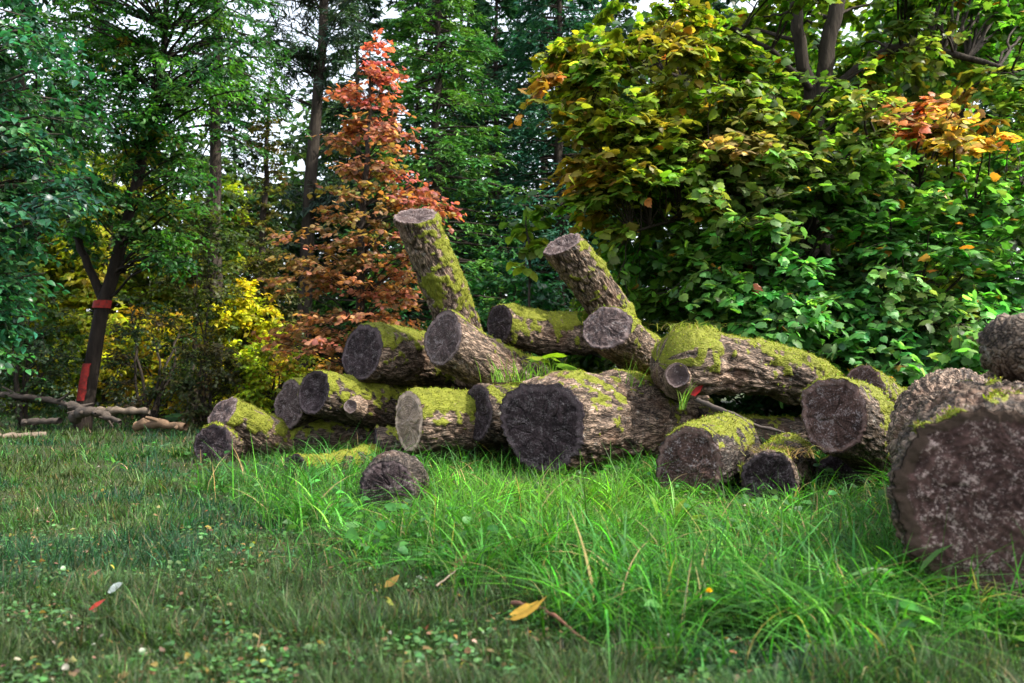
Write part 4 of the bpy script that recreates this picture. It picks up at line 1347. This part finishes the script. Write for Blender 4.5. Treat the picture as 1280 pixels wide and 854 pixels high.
m_twig = m_plain("reddish_twig", (.20, .085, .055), .6, (.12, .05, .035), 60)
m_grey = m_plain("grey_dead_wood", (.07, .055, .046), .8, (.03, .023, .018), 20)
m_pale = m_plain("pale_dead_wood", (.19, .15, .115), .8, (.10, .075, .055), 14)
up = np.array([0, 0, .05])
stick("twig", "reddish twig lying by the big yellow-brown leaf", [gp(640, 774) + up, gp(680, 790) + up * 1.3, gp(735, 822) + up * .8], .007, .004, m_twig)
stick("twig", "thin straw-coloured stalk in the turf left of the reddish twig", [gp(545, 752) + up, gp(590, 725) + up * 1.6], .004, .002, m_pale)
stick("branch", "grey dead branch lying between the right-hand logs", [at(872, 500, 6.6), at(915, 518, 6.4), at(955, 535, 6.3), at(1000, 545, 6.2)], .02, .010, m_grey, "branch", 2)
# debris heap at the far left
lbz = lambda px, py, d: np.array([*at(px, py, d)])
stick("branch", "long grey branch lying across the debris at the far left", [lbz(-10, 492, 13), lbz(60, 500, 12.9), lbz(105, 512, 12.8)], .05, .03, m_grey, "branch", 3)
stick("branch", "spiky broken branch heaped below the red-marked trunk", [lbz(88, 508, 12.5), lbz(118, 516, 12.3), lbz(150, 528, 12.1)], .07, .03, m_grey, "branch", 12)
stick("branch", "thick broken root end in the debris below the red-marked trunk", [lbz(92, 522, 12.4), lbz(112, 514, 12.2), lbz(136, 520, 12.3)], .09, .05, m_grey, "branch", 10)
stick("pole", "straight pale pole lying right of the debris heap", [lbz(122, 513, 12.9), lbz(186, 514, 12.8)], .055, .05, m_pale, "pole")
stick("branch", "brown fallen branch lying in front of the leaning tree", [lbz(170, 533, 12.2), lbz(200, 530, 12.1), lbz(232, 534, 12.0)], .07, .05, m_plain("brown_dead_wood", (.16, .10, .06), .8), "branch", 2)
stick("branch", "low dull branch at the left edge of the far turf", [lbz(30, 528, 12.6), lbz(75, 526, 12.5)], .05, .04, m_grey, "branch", 2)
stick("plank", "long pale plank lying flat on the far turf at the left edge", [gp(-30, 549) + [0, 0, .03], gp(20, 548) + [0, 0, .03], gp(58, 546) + [0, 0, .03]], .05, .04, m_pale, "plank")

# ------------------------------------------------------------------ light
SUN_AZ, SUN_EL = math.radians(109), math.radians(48)
w = bpy.data.worlds.new("World"); S.world = w; w.use_nodes = True
nt = w.node_tree; nt.nodes.clear()
sky = nt.nodes.new("ShaderNodeTexSky"); sky.sky_type = "NISHITA"; sky.sun_disc = False
sky.sun_elevation = SUN_EL; sky.sun_rotation = SUN_AZ
sky.air_density = 1.0; sky.dust_density = 3.0; sky.ozone_density = 1.0
hs = nt.nodes.new("ShaderNodeHueSaturation"); hs.inputs["Saturation"].default_value = .40
bg = nt.nodes.new("ShaderNodeBackground"); bg.inputs[1].default_value = .15
wo = nt.nodes.new("ShaderNodeOutputWorld")
nt.links.new(sky.outputs[0], hs.inputs["Color"]); nt.links.new(hs.outputs[0], bg.inputs[0]); nt.links.new(bg.outputs[0], wo.inputs[0])
sl = bpy.data.lights.new("sun", "SUN"); sl.energy = 2.3; sl.angle = math.radians(.53); sl.color = (1, .93, .80)
so = bpy.data.objects.new("sun", sl); COL.objects.link(so)
dv = Vector((math.sin(SUN_AZ) * math.cos(SUN_EL), math.cos(SUN_AZ) * math.cos(SUN_EL), math.sin(SUN_EL)))
so.rotation_euler = dv.to_track_quat("Z", "Y").to_euler()
so.location = (8, 2, 10)

S.view_settings.view_transform = "Standard"
S.view_settings.look = "None"
S.view_settings.gamma = 1
S.view_settings.exposure = 2.1
S.render.engine = "CYCLES"
c = S.cycles
c.use_denoising = True
c.max_bounces = 6; c.diffuse_bounces = 3; c.glossy_bounces = 2; c.transmission_bounces = 4; c.transparent_max_bounces = 8
c.sample_clamp_indirect = 6
c.caustics_reflective = False; c.caustics_refractive = False
